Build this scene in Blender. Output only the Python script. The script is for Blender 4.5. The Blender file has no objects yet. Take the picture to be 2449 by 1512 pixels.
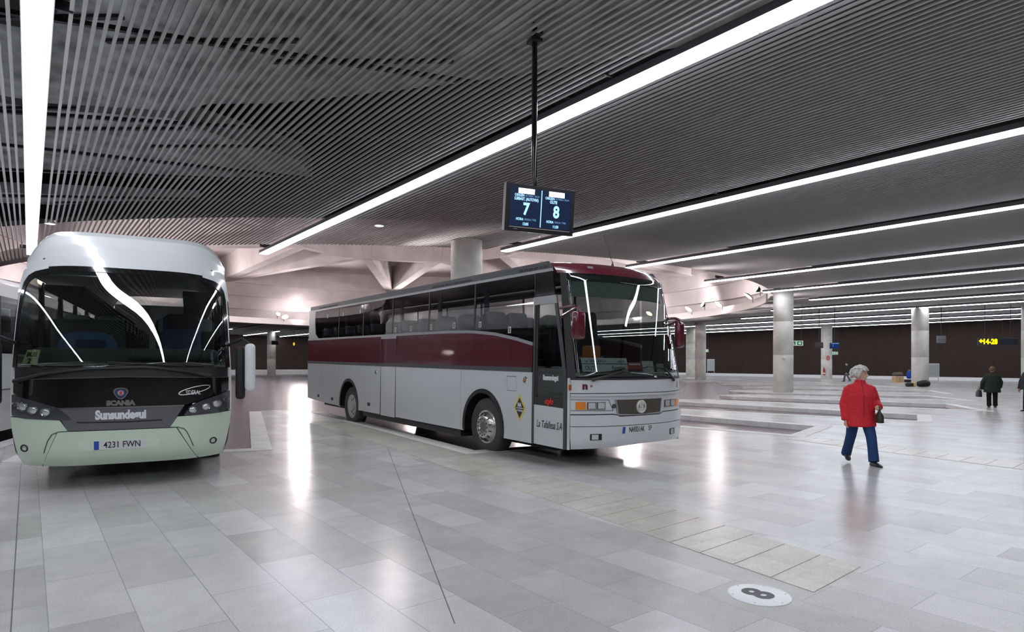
import bpy, bmesh, math, random
from math import sin, cos, pi, radians
from mathutils import Vector, Matrix
from mathutils.geometry import tessellate_polygon
random.seed(7)
SC = bpy.context.scene
COL = SC.collection

# ------------------------------------------------------------------ camera (level view, lens shift up)
FPX, CY, EYE, TH, ROLL = 1490.5, 869.1, 1.669, .6593, .0024
cam_data = bpy.data.cameras.new('camera')
cam_data.sensor_fit = 'HORIZONTAL'; cam_data.sensor_width = 36.0
cam_data.lens = 36.0 * FPX / 2449.0
cam_data.shift_y = (CY - 756.0) / 2449.0
cam_data.clip_end = 600
cam = bpy.data.objects.new('camera', cam_data); COL.objects.link(cam)
cam.matrix_world = (Matrix.Translation((0, 0, EYE)) @ Matrix.Rotation(-TH, 4, 'Z') @ Matrix.Rotation(pi / 2, 4, 'X') @ Matrix.Rotation(ROLL, 4, 'Z'))
SC.camera = cam

# ------------------------------------------------------------------ materials
MATS = {}
def mat(name, col=(.5, .5, .5), rough=.5, metal=0., emit=None, estr=0., coat=0., spec=.5, noise=None, bump=None):
    if name in MATS: return MATS[name]
    m = bpy.data.materials.new(name); m.use_nodes = True; MATS[name] = m
    nt = m.node_tree; b = nt.nodes['Principled BSDF']
    b.inputs['Base Color'].default_value = (*col, 1); b.inputs['Roughness'].default_value = rough
    b.inputs['Metallic'].default_value = metal; b.inputs['Specular IOR Level'].default_value = spec
    if coat: b.inputs['Coat Weight'].default_value = coat; b.inputs['Coat Roughness'].default_value = .04
    if emit: b.inputs['Emission Color'].default_value = (*emit, 1); b.inputs['Emission Strength'].default_value = estr
    if noise or bump:
        tc = nt.nodes.new('ShaderNodeTexCoord')
    if noise:                                   # (scale, strength): cloudy tint of the colour, rises from the object's own texture space
        n = nt.nodes.new('ShaderNodeTexNoise'); n.inputs['Scale'].default_value = noise[0]; n.inputs['Detail'].default_value = 5
        mp = nt.nodes.new('ShaderNodeMapRange'); mp.inputs['From Min'].default_value = .3; mp.inputs['From Max'].default_value = .7
        mp.inputs['To Min'].default_value = 1 - noise[1]; mp.inputs['To Max'].default_value = 1 + noise[1]
        mx = nt.nodes.new('ShaderNodeMix'); mx.data_type = 'RGBA'; mx.blend_type = 'MULTIPLY'; mx.inputs['Factor'].default_value = 1
        mx.inputs['A'].default_value = (*col, 1)
        nt.links.new(tc.outputs['Object'], n.inputs['Vector']); nt.links.new(n.outputs['Fac'], mp.inputs['Value'])
        nt.links.new(mp.outputs['Result'], mx.inputs['B']); nt.links.new(mx.outputs['Result'], b.inputs['Base Color'])
    if bump:
        n2 = nt.nodes.new('ShaderNodeTexNoise'); n2.inputs['Scale'].default_value = bump[0]; n2.inputs['Detail'].default_value = 4
        bp = nt.nodes.new('ShaderNodeBump'); bp.inputs['Strength'].default_value = bump[1]; bp.inputs['Distance'].default_value = .02
        nt.links.new(tc.outputs['Object'], n2.inputs['Vector']); nt.links.new(n2.outputs['Fac'], bp.inputs['Height']); nt.links.new(bp.outputs['Normal'], b.inputs['Normal'])
    return m

def glass(name, tint, ior=1.5, rough=.01, refl=1.):
    if name in MATS: return MATS[name]
    m = bpy.data.materials.new(name); m.use_nodes = True; MATS[name] = m
    nt = m.node_tree; nt.nodes.clear()
    out = nt.nodes.new('ShaderNodeOutputMaterial'); tr = nt.nodes.new('ShaderNodeBsdfTransparent'); gl = nt.nodes.new('ShaderNodeBsdfGlossy')
    tr.inputs['Color'].default_value = (*tint, 1); gl.inputs['Color'].default_value = (refl, refl, refl, 1); gl.inputs['Roughness'].default_value = rough
    lw = nt.nodes.new('ShaderNodeLayerWeight'); lw.inputs['Blend'].default_value = .5          # Schlick reflectance, the same from both faces
    pw = nt.nodes.new('ShaderNodeMath'); pw.operation = 'POWER'; pw.inputs[1].default_value = 5
    f0 = ((ior - 1) / (ior + 1)) ** 2 * 1.3
    fr = nt.nodes.new('ShaderNodeMath'); fr.operation = 'MULTIPLY_ADD'; fr.inputs[1].default_value = 1 - f0; fr.inputs[2].default_value = f0
    mx = nt.nodes.new('ShaderNodeMixShader')
    nt.links.new(lw.outputs['Facing'], pw.inputs[0]); nt.links.new(pw.outputs[0], fr.inputs[0]); nt.links.new(fr.outputs[0], mx.inputs['Fac']); nt.links.new(tr.outputs[0], mx.inputs[1]); nt.links.new(gl.outputs[0], mx.inputs[2])
    nt.links.new(mx.outputs[0], out.inputs['Surface'])
    return m

def granite(name, c1, c2, bw, rh, rot, rough=.22, mortar=(.33, .33, .33), msize=.004, speck=.16, offset=.5, origin=(0, 0)):
    m = bpy.data.materials.new(name); m.use_nodes = True; MATS[name] = m
    nt = m.node_tree; L = nt.links; b = nt.nodes['Principled BSDF']
    tc = nt.nodes.new('ShaderNodeTexCoord'); mp = nt.nodes.new('ShaderNodeMapping')
    mp.inputs['Rotation'].default_value = (0, 0, rot); mp.inputs['Location'].default_value = (*origin, 0)
    L.new(tc.outputs['Object'], mp.inputs['Vector'])
    br = nt.nodes.new('ShaderNodeTexBrick'); br.offset = offset
    br.inputs['Color1'].default_value = (*c1, 1); br.inputs['Color2'].default_value = (*c2, 1); br.inputs['Mortar'].default_value = (*mortar, 1)
    br.inputs['Scale'].default_value = 1; br.inputs['Brick Width'].default_value = bw; br.inputs['Row Height'].default_value = rh
    br.inputs['Mortar Size'].default_value = msize; br.inputs['Mortar Smooth'].default_value = .3
    L.new(mp.outputs[0], br.inputs['Vector'])
    def mul(a, scale, amt, detail=6, lo=.3, hi=.7):
        n = nt.nodes.new('ShaderNodeTexNoise'); n.inputs['Scale'].default_value = scale; n.inputs['Detail'].default_value = detail
        r = nt.nodes.new('ShaderNodeMapRange'); r.inputs['From Min'].default_value = lo; r.inputs['From Max'].default_value = hi
        r.inputs['To Min'].default_value = 1 - amt; r.inputs['To Max'].default_value = 1 + amt * .6
        x = nt.nodes.new('ShaderNodeMix'); x.data_type = 'RGBA'; x.blend_type = 'MULTIPLY'; x.inputs['Factor'].default_value = 1
        L.new(tc.outputs['Object'], n.inputs['Vector']); L.new(n.outputs['Fac'], r.inputs['Value']); L.new(a, x.inputs['A']); L.new(r.outputs['Result'], x.inputs['B'])
        return x.outputs['Result']
    c = mul(br.outputs['Color'], 90, speck, 3)
    c = mul(c, 1.1, .10)
    c = mul(c, 6, .06)
    L.new(c, b.inputs['Base Color'])
    n = nt.nodes.new('ShaderNodeTexNoise'); n.inputs['Scale'].default_value = 2.5; n.inputs['Detail'].default_value = 6
    r = nt.nodes.new('ShaderNodeMapRange'); r.inputs['To Min'].default_value = rough * .75; r.inputs['To Max'].default_value = rough * 1.15
    L.new(tc.outputs['Object'], n.inputs['Vector']); L.new(n.outputs['Fac'], r.inputs['Value']); L.new(r.outputs['Result'], b.inputs['Roughness'])
    b.inputs['Specular IOR Level'].default_value = .22
    return m

# ------------------------------------------------------------------ mesh helpers
class MB:
    def __init__(s): s.v = []; s.f = []
    def add(s, vs, fs):
        o = len(s.v); s.v += [tuple(p) for p in vs]; s.f += [tuple(o + i for i in f) for f in fs]; return s
    def quad(s, a, b, c, d): return s.add([a, b, c, d], [(0, 1, 2, 3)])
    def box(s, c, d, rz=0, M=None):
        x, y, z = d[0] / 2, d[1] / 2, d[2] / 2
        vs = [Vector((i * x, j * y, k * z)) for i in (-1, 1) for j in (-1, 1) for k in (-1, 1)]
        R = Matrix.Rotation(rz, 3, 'Z') if M is None else M
        vs = [R @ p + Vector(c) for p in vs]
        return s.add(vs, [(0, 1, 3, 2), (4, 6, 7, 5), (0, 4, 5, 1), (2, 3, 7, 6), (0, 2, 6, 4), (1, 5, 7, 3)])
    def rbox(s, c, d, r=.02, rz=0, M=None, seg=3):
        bm = bmesh.new(); bmesh.ops.create_cube(bm, size=1)
        for v in bm.verts: v.co = Vector((v.co.x * d[0], v.co.y * d[1], v.co.z * d[2]))
        bmesh.ops.bevel(bm, geom=bm.edges[:], offset=min(r, .49 * min(d)), segments=seg, profile=.5, affect='EDGES')
        R = Matrix.Rotation(rz, 3, 'Z') if M is None else M
        bm.verts.index_update()
        s.add([R @ v.co + Vector(c) for v in bm.verts], [tuple(v.index for v in f.verts) for f in bm.faces]); bm.free(); return s
    def tube(s, path, r, n=10, cap=True, sq=None):
        P = [Vector(p) for p in path]; R = r if isinstance(r, (list, tuple)) else [r] * len(P)
        vs = []; prev = None
        for i, p in enumerate(P):
            t = (P[min(i + 1, len(P) - 1)] - P[max(i - 1, 0)]).normalized()
            a = prev if prev is not None else (Vector((0, 0, 1)) if abs(t.z) < .9 else Vector((1, 0, 0)))
            x = (a - t * a.dot(t)).normalized(); y = t.cross(x); prev = x
            q = sq[i] if sq else 1.
            for k in range(n):
                th = 2 * pi * k / n; vs.append(p + x * (R[i] * cos(th)) + y * (R[i] * q * sin(th)))
        fs = [(i * n + k, i * n + (k + 1) % n, (i + 1) * n + (k + 1) % n, (i + 1) * n + k) for i in range(len(P) - 1) for k in range(n)]
        if cap: fs += [tuple(range(n))[::-1], tuple((len(P) - 1) * n + k for k in range(n))]
        return s.add(vs, fs)
    def lathe(s, prof, M=None, n=32, cap=False):
        M = M or Matrix.Identity(4)
        vs = [M @ Vector((r * cos(2 * pi * k / n), r * sin(2 * pi * k / n), z)) for r, z in prof for k in range(n)]
        fs = [(i * n + k, i * n + (k + 1) % n, (i + 1) * n + (k + 1) % n, (i + 1) * n + k) for i in range(len(prof) - 1) for k in range(n)]
        if cap: fs += [tuple(range(n))[::-1], tuple((len(prof) - 1) * n + k for k in range(n))]
        return s.add(vs, fs)
    def ball(s, c, r, n=16, m=10, M=None):
        r = r if isinstance(r, (tuple, list)) else (r, r, r); vs = []; fs = []
        for i in range(m + 1):
            ph = pi * i / m
            for k in range(n):
                th = 2 * pi * k / n; p = Vector((r[0] * sin(ph) * cos(th), r[1] * sin(ph) * sin(th), r[2] * cos(ph)))
                vs.append((M @ p if M else p) + Vector(c))
        fs = [(i * n + k, (i + 1) * n + k, (i + 1) * n + (k + 1) % n, i * n + (k + 1) % n) for i in range(m) for k in range(n)]
        return s.add(vs, fs)
    def prism(s, poly, z0, z1, holes=()):
        loops = [[Vector((x, y, 0)) for x, y in poly]] + [[Vector((x, y, 0)) for x, y in h] for h in holes]
        tri = tessellate_polygon(loops); flat = [p for l in loops for p in l]
        vs = [(p.x, p.y, z1) for p in flat] + [(p.x, p.y, z0) for p in flat]; n = len(flat)
        fs = []
        for t in tri:
            a, b, c = (flat[i] for i in t)
            if (b - a).cross(c - a).z < 0: t = t[::-1]
            fs.append(tuple(t)); fs.append(tuple(n + i for i in t[::-1]))
        o = 0
        for l in loops:
            k = len(l); fs += [(o + i, o + (i + 1) % k, n + o + (i + 1) % k, n + o + i) for i in range(k)]; o += k
        return s.add(vs, fs)
    def mapped(s, fn):
        s.v = [tuple(fn(*p)) for p in s.v]; return s
    def build(s, name, m, parent=None, smooth=False, recalc=True, weld=True, bevel=0, **props):
        me = bpy.data.meshes.new(name); me.from_pydata([tuple(p) for p in s.v], [], s.f)
        bm = bmesh.new(); bm.from_mesh(me)
        if weld: bmesh.ops.remove_doubles(bm, verts=bm.verts[:], dist=1e-5)
        if recalc: bmesh.ops.recalc_face_normals(bm, faces=bm.faces[:])
        bm.to_mesh(me); bm.free()
        me.materials.append(m)
        if smooth:
            for p in me.polygons: p.use_smooth = True
            if smooth is not True: me.set_sharp_from_angle(angle=radians(smooth))
        o = bpy.data.objects.new(name, me); COL.objects.link(o)
        if parent: o.parent = parent
        if bevel:
            b = o.modifiers.new('bevel', 'BEVEL'); b.width = bevel; b.segments = 2; b.limit_method = 'ANGLE'
        for k, v in props.items(): o[k] = v
        return o

def tag(o, label, cat, group=None):
    o['label'] = label; o['category'] = cat
    if group: o['group'] = group
    return o
def thing(name, label, cat, loc=(0, 0, 0), rot=(0, 0, 0), group=None, scale=1.):
    o = bpy.data.objects.new(name, None); COL.objects.link(o)
    o.location = loc; o.rotation_euler = rot; o.scale = (scale,) * 3; o.empty_display_size = .2
    return tag(o, label, cat, group)
def dup(root, loc, rot=None, label=None, group=None):
    r = root.copy(); COL.objects.link(r); r.location = loc
    if rot is not None: r.rotation_euler = rot
    if label: r['label'] = label
    if group: r['group'] = group
    for ch in list(root.children):
        c = ch.copy(); COL.objects.link(c); c.parent = r
        for g in list(ch.children):
            d = g.copy(); COL.objects.link(d); d.parent = c
    return r
def struct(o): o['kind'] = 'structure'; return o

def text_mb(s, size=1., align='CENTER', bold=0., shear=0., xs=1., ext=.0):
    cu = bpy.data.curves.new('lettering', 'FONT'); cu.body = s; cu.size = size; cu.align_x = align; cu.align_y = 'CENTER'
    cu.offset = bold; cu.shear = shear; cu.extrude = ext; cu.resolution_u = 4
    o = bpy.data.objects.new('lettering', cu); COL.objects.link(o)
    dg = bpy.context.evaluated_depsgraph_get(); dg.update()
    me = bpy.data.meshes.new_from_object(o.evaluated_get(dg))
    mb = MB(); mb.add([(v.co.x * xs, v.co.y, v.co.z) for v in me.vertices], [tuple(p.vertices) for p in me.polygons])
    bpy.data.objects.remove(o); bpy.data.curves.remove(cu); bpy.data.meshes.remove(me)
    return mb

def lerp(a, b, t): return a + (b - a) * t
def interp(x, P):
    if x <= P[0][0]: return P[0][1]
    for (a, b), (c, d) in zip(P, P[1:]):
        if x <= c: return b + (d - b) * (x - a) / (c - a)
    return P[-1][1]

def patch(mb, fn, bot, top, nu, nz, off=0., thick=0.):
    """surface between two polylines given in surface coordinates, sampled nu x nz and laid on fn(a, b, off)"""
    def samp(pl, t):
        if len(pl) == 1: return pl[0]
        d = [0]
        for p, q in zip(pl, pl[1:]): d.append(d[-1] + math.hypot(q[0] - p[0], q[1] - p[1]))
        x = t * d[-1]
        for i in range(len(pl) - 1):
            if x <= d[i + 1] + 1e-9:
                k = (x - d[i]) / max(1e-9, d[i + 1] - d[i]); return (lerp(pl[i][0], pl[i + 1][0], k), lerp(pl[i][1], pl[i + 1][1], k))
        return pl[-1]
    def grid(of):
        vs = []
        for j in range(nz + 1):
            for i in range(nu + 1):
                a = samp(bot, i / nu); b = samp(top, i / nu); t = j / nz
                vs.append(fn(lerp(a[0], b[0], t), lerp(a[1], b[1], t), of))
        return vs
    n = nu + 1
    fs = [(j * n + i, j * n + i + 1, (j + 1) * n + i + 1, (j + 1) * n + i) for j in range(nz) for i in range(nu)]
    vs = grid(off)
    if thick:
        k = len(vs); vs += grid(off - thick); fs = fs + [tuple(k + q for q in f[::-1]) for f in fs]
        ring = [i for i in range(nu)] + [j * n + nu for j in range(nz)] + [nz * n + i for i in range(nu, 0, -1)] + [j * n for j in range(nz, 0, -1)]
        fs += [(ring[i], ring[(i + 1) % len(ring)], k + ring[(i + 1) % len(ring)], k + ring[i]) for i in range(len(ring))]
    mb.add(vs, fs); return mb
# ------------------------------------------------------------------ colours of the place
M_FLOOR = granite('granite_floor', (.63, .625, .61), (.475, .465, .44), 1.05, .467, pi / 2, rough=.225, mortar=(.38, .38, .375), origin=(.12, -.1))
M_BAND = granite('granite_band', (.62, .59, .52), (.53, .50, .435), .5, .5, 0, rough=.22, mortar=(.5, .48, .44))
M_KERB = mat('kerb_stone', (.66, .645, .62), .45, noise=(3, .12), bump=(60, .08))
M_ROAD = mat('road_resin', (.15, .115, .13), .24, noise=(.6, .22), spec=.22)
M_CONC = mat('concrete_column', (.55, .54, .50), .55, noise=(1.6, .16), bump=(25, .1))
M_DOME = mat('board_marked_concrete', (.60, .555, .545), .7, noise=(.5, .14), bump=(6, .12))
M_WALL = mat('brown_wall_cladding', (.034, .022, .018), .7, noise=(2, .15), spec=.2)
M_SKIRT = mat('white_plinth', (.72, .72, .74), .5)
M_SLAT = mat('grey_metal_slat', (.36, .36, .355), .5, .0)
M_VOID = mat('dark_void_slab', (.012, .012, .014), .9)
M_GALV = mat('galvanised_sheet', (.40, .41, .40), .4, .1, noise=(1.6, .65))
M_RAIL = mat('dark_rail', (.03, .03, .032), .5, .3)
M_STEEL = mat('brushed_steel', (.62, .60, .60), .32, .85)
M_BLACK = mat('black_plastic', (.012, .012, .013), .35)
M_TUBE = mat('strip_light_diffuser', (1, 1, 1), .4, emit=(.88, .91, 1.0), estr=30.)
M_HOUSE = mat('strip_light_housing', (.10, .10, .11), .4, .4)
M_WARM = mat('warm_lamp_lens', (1, 1, 1), .3, emit=(1., .80, .62), estr=12.)
M_COOL = mat('cool_lamp_lens', (1, 1, 1), .3, emit=(1., .92, .95), estr=60.)
M_DARKJ = mat('dark_joint', (.10, .10, .105), .6)

# ------------------------------------------------------------------ floor with the fan of bus bays cut into it
BAYS = {6: [(-4.3, 16.2), (-2.2, 23.2), (-.93, 15.2), (1.1, 22.1)],
        7: [(.05, 13.6), (1.55, 21.9), (3.42, 12.65), (5.93, 22.2)],
        8: [(6.73, 9.84), (7.9, 20.8), (9.95, 9.4), (10.7, 20.0)],
        9: [(14.21, 7.58), (12.95, 17.2), (16.65, 8.2), (16.6, 17.5)],
        10: [(20.69, 7.18), (18.4, 16.8), (23.06, 8.02), (22.4, 17.4)],
        11: [(27.2, 7.5), (25.0, 17.6), (30.29, 9.51), (28.34, 18.26)],
        12: [(34.4, 10.0), (31.0, 19.0), (36.8, 12.3), (33.05, 19.68)],
        13: [(41.6, 13.1), (37.3, 21.8), (44.7, 15.0), (39.94, 23.79)],
        14: [(49.9, 18.8), (42.6, 25.2), (52.2, 21.6), (44.55, 27.71)],
        15: [(55.9, 26.9), (48.2, 30.4), (57.3, 30.3), (49.75, 33.44)],
        16: [(59.8, 37.8), (51.2, 38.6), (60.2, 41.4), (53.0, 42.0)]}
ROADZ = -.145
APEX = 66.6
C0 = Vector((24, 44)); RING = 26.3
def bez(a, c, b, n=8):
    return [((1 - t) ** 2 * a[0] + 2 * t * (1 - t) * c[0] + t * t * b[0], (1 - t) ** 2 * a[1] + 2 * t * (1 - t) * c[1] + t * t * b[1]) for t in [i / n for i in range(1, n)]]
outline = [(-25, -20), (76, -20), (79, 96), (66, 96), (62, 62), (59, 47)]
ks = sorted(BAYS, reverse=True)
for n, k in enumerate(ks):
    Lb, Lt, Rb, Rt = BAYS[k]
    outline += [Rt, Rb, Lb, Lt]
    if n + 1 < len(ks):
        R2 = BAYS[ks[n + 1]][3]; mid = Vector(((Lt[0] + R2[0]) / 2, (Lt[1] + R2[1]) / 2)); w = math.hypot(Lt[0] - R2[0], Lt[1] - R2[1])
        d = (Vector(Lt) - Vector(Lb)).normalized() + (Vector(R2) - Vector(BAYS[ks[n + 1]][2])).normalized(); d.normalize()
        c = mid + d * w * .75
        outline += bez(Lt, c, R2)
outline += [(-8, 24), (-25, 24)]
fl = MB().prism(outline, -.4, 0); floor = struct(fl.build('floor', M_FLOOR, recalc=True, smooth=False)); 
struct(MB().box((25, 62, ROADZ - .05), (118, 116, .1)).build('road_surface', M_ROAD))
# raised pavement in front of the far wall
struct(MB().box((24, 104, .1), (70, 12, .9)).build('pavement_far', M_KERB))

def offset_path(p, d):
    out = []
    for i, a in enumerate(p):
        a = Vector(a); t1 = (a - Vector(p[i - 1])).normalized() if i else None; t2 = (Vector(p[i + 1]) - a).normalized() if i + 1 < len(p) else None
        n1 = Vector((t1.y, -t1.x)) if t1 else None; n2 = Vector((t2.y, -t2.x)) if t2 else None
        if n1 and n2:
            m = (n1 + n2).normalized(); q = a + m * (d / max(.35, m.dot(n1)))
        else: q = a + (n1 or n2) * d
        out.append((q.x, q.y))
    return out
tn = 1
for k in BAYS:
    Lb, Lt, Rb, Rt = BAYS[k]
    path = [Lt, Lb, Rb, Rt]                       # left side, head and right side of the bay, kerb stones lie outside it
    sub = []
    for a, b in zip(path, path[1:]):
        n = max(1, int(math.dist(a, b) / 1.2)); sub += [(lerp(a[0], b[0], i / n), lerp(a[1], b[1], i / n)) for i in range(n)]
    sub.append(path[-1])
    o1 = offset_path(sub, -.012); o2 = offset_path(sub, .36)
    mb = MB()
    for i in range(len(sub) - 1):
        g = .006
        def sh(a, b, t): return (lerp(a[0], b[0], t), lerp(a[1], b[1], t))
        L = max(.1, math.dist(sub[i], sub[i + 1])); t = g / L
        mb.prism([sh(o1[i], o1[i + 1], t), sh(o1[i], o1[i + 1], 1 - t), sh(o2[i], o2[i + 1], 1 - t), sh(o2[i], o2[i + 1], t)], -.14, .006)
    struct(mb.build('trim_%d' % tn, M_KERB)); tn += 1

def strip(name, left, right, step, m, z0=-.02, z1=.005, gap=.012):
    def at(pl, y): return interp(y, sorted([(b, a) for a, b in pl]))
    y0 = min(p[1] for p in left); y1 = max(p[1] for p in left); n = int((y1 - y0) / step); mb = MB()
    for i in range(n):
        a = y0 + (y1 - y0) * i / n + gap / 2; b = y0 + (y1 - y0) * (i + 1) / n - gap / 2; sk = .045
        mb.prism([(at(left, a), a), (at(right, a), a + sk), (at(right, b), b + sk), (at(left, b), b)], z0, z1)
    struct(mb.build(name, m))
strip('trim_20', [(4.53, 2.24), (5.02, 5.83), (5.23, 8.04), (5.6, 11.27), (6.05, 16.29), (6.3, 18.5)], [(5.4, 2.24), (5.95, 5.07), (6.36, 9.8), (6.9, 14), (7.45, 18.5)], .36, M_BAND)
strip('trim_21', [(12.4, 2.6), (13.3, 7.2)], [(13.3, 2.6), (14.05, 7.2)], .36, M_BAND)
def joint(name, a, b, w=.007):
    a = Vector(a); b = Vector(b); t = (b - a).normalized(); n = Vector((t.y, -t.x)) * w / 2
    struct(MB().prism([tuple(a - n), tuple(a + n), tuple(b + n), tuple(b - n)], -.01, .002).build(name, M_DARKJ))
joint('trim_22', (5.58, 11.2), (2.16, 3.38)); joint('trim_24', (-.1, 13), (-.08, 1.5)); 

# ------------------------------------------------------------------ round floor plates with the bay number
def floor_plate(loc, label, txt, rz):
    t = thing('floor_number_plate', label, 'floor sign', loc, (0, 0, rz))
    MB().lathe([(0, .008), (.205, .008), (.216, .004), (.217, -.01), (0, -.01)], n=48).build('plate', mat('white_enamel', (.82, .83, .84), .3), t, smooth=40)
    for k in range(6): MB().lathe([(0, .0100), (.006, .0100), (.006, .007)], Matrix.Translation((.19 * cos(k * pi / 3 + .3), .19 * sin(k * pi / 3 + .3), 0)), n=10).build('screw', M_STEEL, t)
    if txt:
        tm = text_mb(txt, .30, bold=.012, xs=1.0); tm.v = [(x, y, .0095) for x, y, z in tm.v]
        tm.build('numeral', mat('dark_grey_numeral', (.06, .06, .065), .5), t)
floor_plate((4.17, 2.46, 0), 'white round floor plate with a dark 8 beside the pale stone band', '8', .08)
floor_plate((5.74, 1.03, 0), 'white round floor plate cut off at the lower right picture corner', '', .08)

# ------------------------------------------------------------------ columns
COLS = [(35.79, 19.6), (53.4, 18.4), (57.0, 40.5), (70.2, 33.4), (12.45, 18.75), (65.5, 48.0), (26.5, 88.5), (59.3, 13.1)]
for i, (x, y) in enumerate(COLS):
    mb = MB(); z = -.15
    for zz in (2.2, 4.2, 6.6):
        mb.lathe([(.555, z), (.565, z + .012), (.565, zz - .012), (.555, zz)], Matrix.Translation((x, y, 0)), n=48); z = zz
    struct(mb.build('column', M_CONC, smooth=50))

# ------------------------------------------------------------------ walls
def wall(name, a, b, z0, z1, m, th=.3):
    a = Vector(a); b = Vector(b); t = (b - a).normalized(); n = Vector((t.y, -t.x)) * th
    return struct(MB().prism([tuple(a), tuple(b), tuple(b + n), tuple(a + n)], z0, z1).build(name, m))
wall('wall_right', (74.5, -20), (78.3, 97), .0, 8.5, M_WALL, .3)
wall('wall_far', (78.6, 104.5), (-30, 104.5), -.2, 8.5, M_WALL, -.3)
wall('wall_left', (-30, -20), (-30, 104), -.2, 8.5, M_CONC, -.3)
wall('wall_near', (75, -20), (-30, -20), -.2, 8.5, M_CONC, .3)
wall('baseboard_right', (74.40, -19), (78.14, 96), .0, .34, M_SKIRT, .10)
mb = MB()
for i in range(140):                             # vertical seams of the cladding boards
    y = -18 + i * .82; x = 74.5 + 3.8 * (y + 20) / 117
    mb.box((x - .012, y, 3.4), (.02, .02, 6.0))
struct(mb.build('trim_30', mat('wall_seam', (.035, .026, .024), .6)))

# ------------------------------------------------------------------ ceiling: slats, void, ring and folded concrete roof
LX = {-1: -7.0, 0: .07, 1: 7.23, 2: 14.25, 3: 21.05, 4: 27.9, 5: 34.5, 6: 41.0, 7: 47.0, 8: 53.0, 9: 59.6, 10: 66.2, 11: 72.4}
LEND = {-1: 38, 0: 31.1, 1: 25.2, 2: 18.9, 3: 18.75, 4: 19.5, 5: 20.1, 6: 20.6, 7: 26.7, 8: 33.1, 9: 70, 10: 84, 11: 92}
FARL = [(20.2, 84, 103), (26.7, 86, 103.1), (32.45, 90.5, 103.6), (39, 88, 103.5)]
SZ = 6.06
mb = MB(); x = -20.
def slat(x, y0, y1):
    w, h = .0225, .032
    mb.add([(x - w, y0, SZ), (x + w, y0, SZ), (x + w, y1, SZ), (x - w, y1, SZ), (x - w, y0, SZ + h), (x + w, y0, SZ + h), (x + w, y1, SZ + h), (x - w, y1, SZ + h)],
           [(0, 3, 2, 1), (0, 4, 7, 3), (1, 2, 6, 5), (4, 5, 6, 7), (0, 1, 5, 4), (3, 7, 6, 2)])
while x < 79:
    near = any(abs(x - lx) < .25 for lx in LX.values())
    if not near:
        d = (RING + .06) ** 2 - (x - C0.x) ** 2
        if d > 0:
            h = math.sqrt(d); slat(x, -19, C0.y - h); slat(x, C0.y + h, 104)
        else: slat(x, -19, 104)
    x += .126
struct(mb.build('ceiling', M_SLAT, recalc=False, weld=False))
def ring_wall(r0, r1, z0, z1, a0, a1, n=96):
    mb = MB(); prof = [(r0, z0), (r1, z0), (r1, z1), (r0, z1)]
    vs = []
    for i in range(n + 1):
        a = radians(lerp(a0, a1, i / n)); vs += [(C0.x + r * cos(a), C0.y + r * sin(a), z) for r, z in prof]
    fs = [(i * 4 + k, i * 4 + (k + 1) % 4, i * 4 + 4 + (k + 1) % 4, i * 4 + 4 + k) for i in range(n) for k in range(4)]
    fs += [(0, 1, 2, 3), tuple(n * 4 + k for k in (3, 2, 1, 0))]
    return mb.add(vs, fs)
struct(ring_wall(RING, RING + .12, 5.92, 6.52, -52, 205).build('trim_40', M_STEEL, smooth=40))
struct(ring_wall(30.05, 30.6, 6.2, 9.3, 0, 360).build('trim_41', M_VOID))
# upper slab outside the ring
sl = [(-30, -20), (79, -20), (79, 105), (-30, 105)]
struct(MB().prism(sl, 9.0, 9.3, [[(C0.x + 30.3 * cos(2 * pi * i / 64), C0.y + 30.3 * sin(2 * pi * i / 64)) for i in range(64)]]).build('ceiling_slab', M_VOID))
# folded concrete roof over the roundabout
mb = MB()
def cp(r, a, z): return (C0.x + r * cos(a), C0.y + r * sin(a), z)
PROF = [(30.0, 6.25, 6.25), (29.7, 7.7, 7.7), (28.8, 7.6, 7.6), (28.6, 9.0, 9.0), (28.0, 8.95, 8.95), (27.8, 10.3, 10.3), (27.6, 10.3, 10.3), (27.5, 12.5, 12.5)]
for i in range(96):
    a, b = 2 * pi * i / 96, 2 * pi * (i + 1) / 96
    for (r0, z0, _), (r1, z1, _) in zip(PROF, PROF[1:]): mb.quad(cp(r0, a, z0), cp(r0, b, z0), cp(r1, b, z1), cp(r1, a, z1))
struct(mb.build('ceiling_ring', M_DOME, smooth=30))
OFF = radians(APEX); N = 9
mb = MB()                                        # soffit of the roof, a shallow cone
for i in range(72):
    a, b = 2 * pi * i / 72, 2 * pi * (i + 1) / 72
    mb.quad(cp(27.6, a, 12.3), cp(27.6, b, 12.3), cp(10, b, 14.0), cp(10, a, 14.0)); mb.add([cp(10, a, 14.0), cp(10, b, 14.0), cp(0, 0, 14.4)], [(0, 1, 2)])
struct(mb.build('ceiling_roof', M_DOME, smooth=30))
mb = MB()                                        # deep concrete ribs zigzagging between the outer and the inner ring
for i in range(N):
    for s_ in (-.5, .5):
        o = Vector(cp(27.7, OFF + 2 * pi * i / N, 0)); n_ = Vector(cp(9.8, OFF + 2 * pi * (i + s_) / N, 0)); t = (n_ - o).normalized(); w = Vector((t.y, -t.x, 0)) * .45
        up = Vector((0, 0, 1)); A = o + up * 10.2; B = n_ + up * 11.4; C = n_ + up * 14.2; D = o + up * 12.6
        mb.add([A - w, A + w, B + w, B - w, D - w * 1.5, D + w * 1.5, C + w * 1.5, C - w * 1.5], [(0, 1, 2, 3), (0, 4, 5, 1), (1, 5, 6, 2), (2, 6, 7, 3), (3, 7, 4, 0), (4, 7, 6, 5)])
struct(mb.build('ceiling_ribs', M_DOME))
struct(ring_wall(9.6, 10.2, 11.3, 14.2, 0, 360).build('ceiling_hub', M_DOME, smooth=40))

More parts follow.
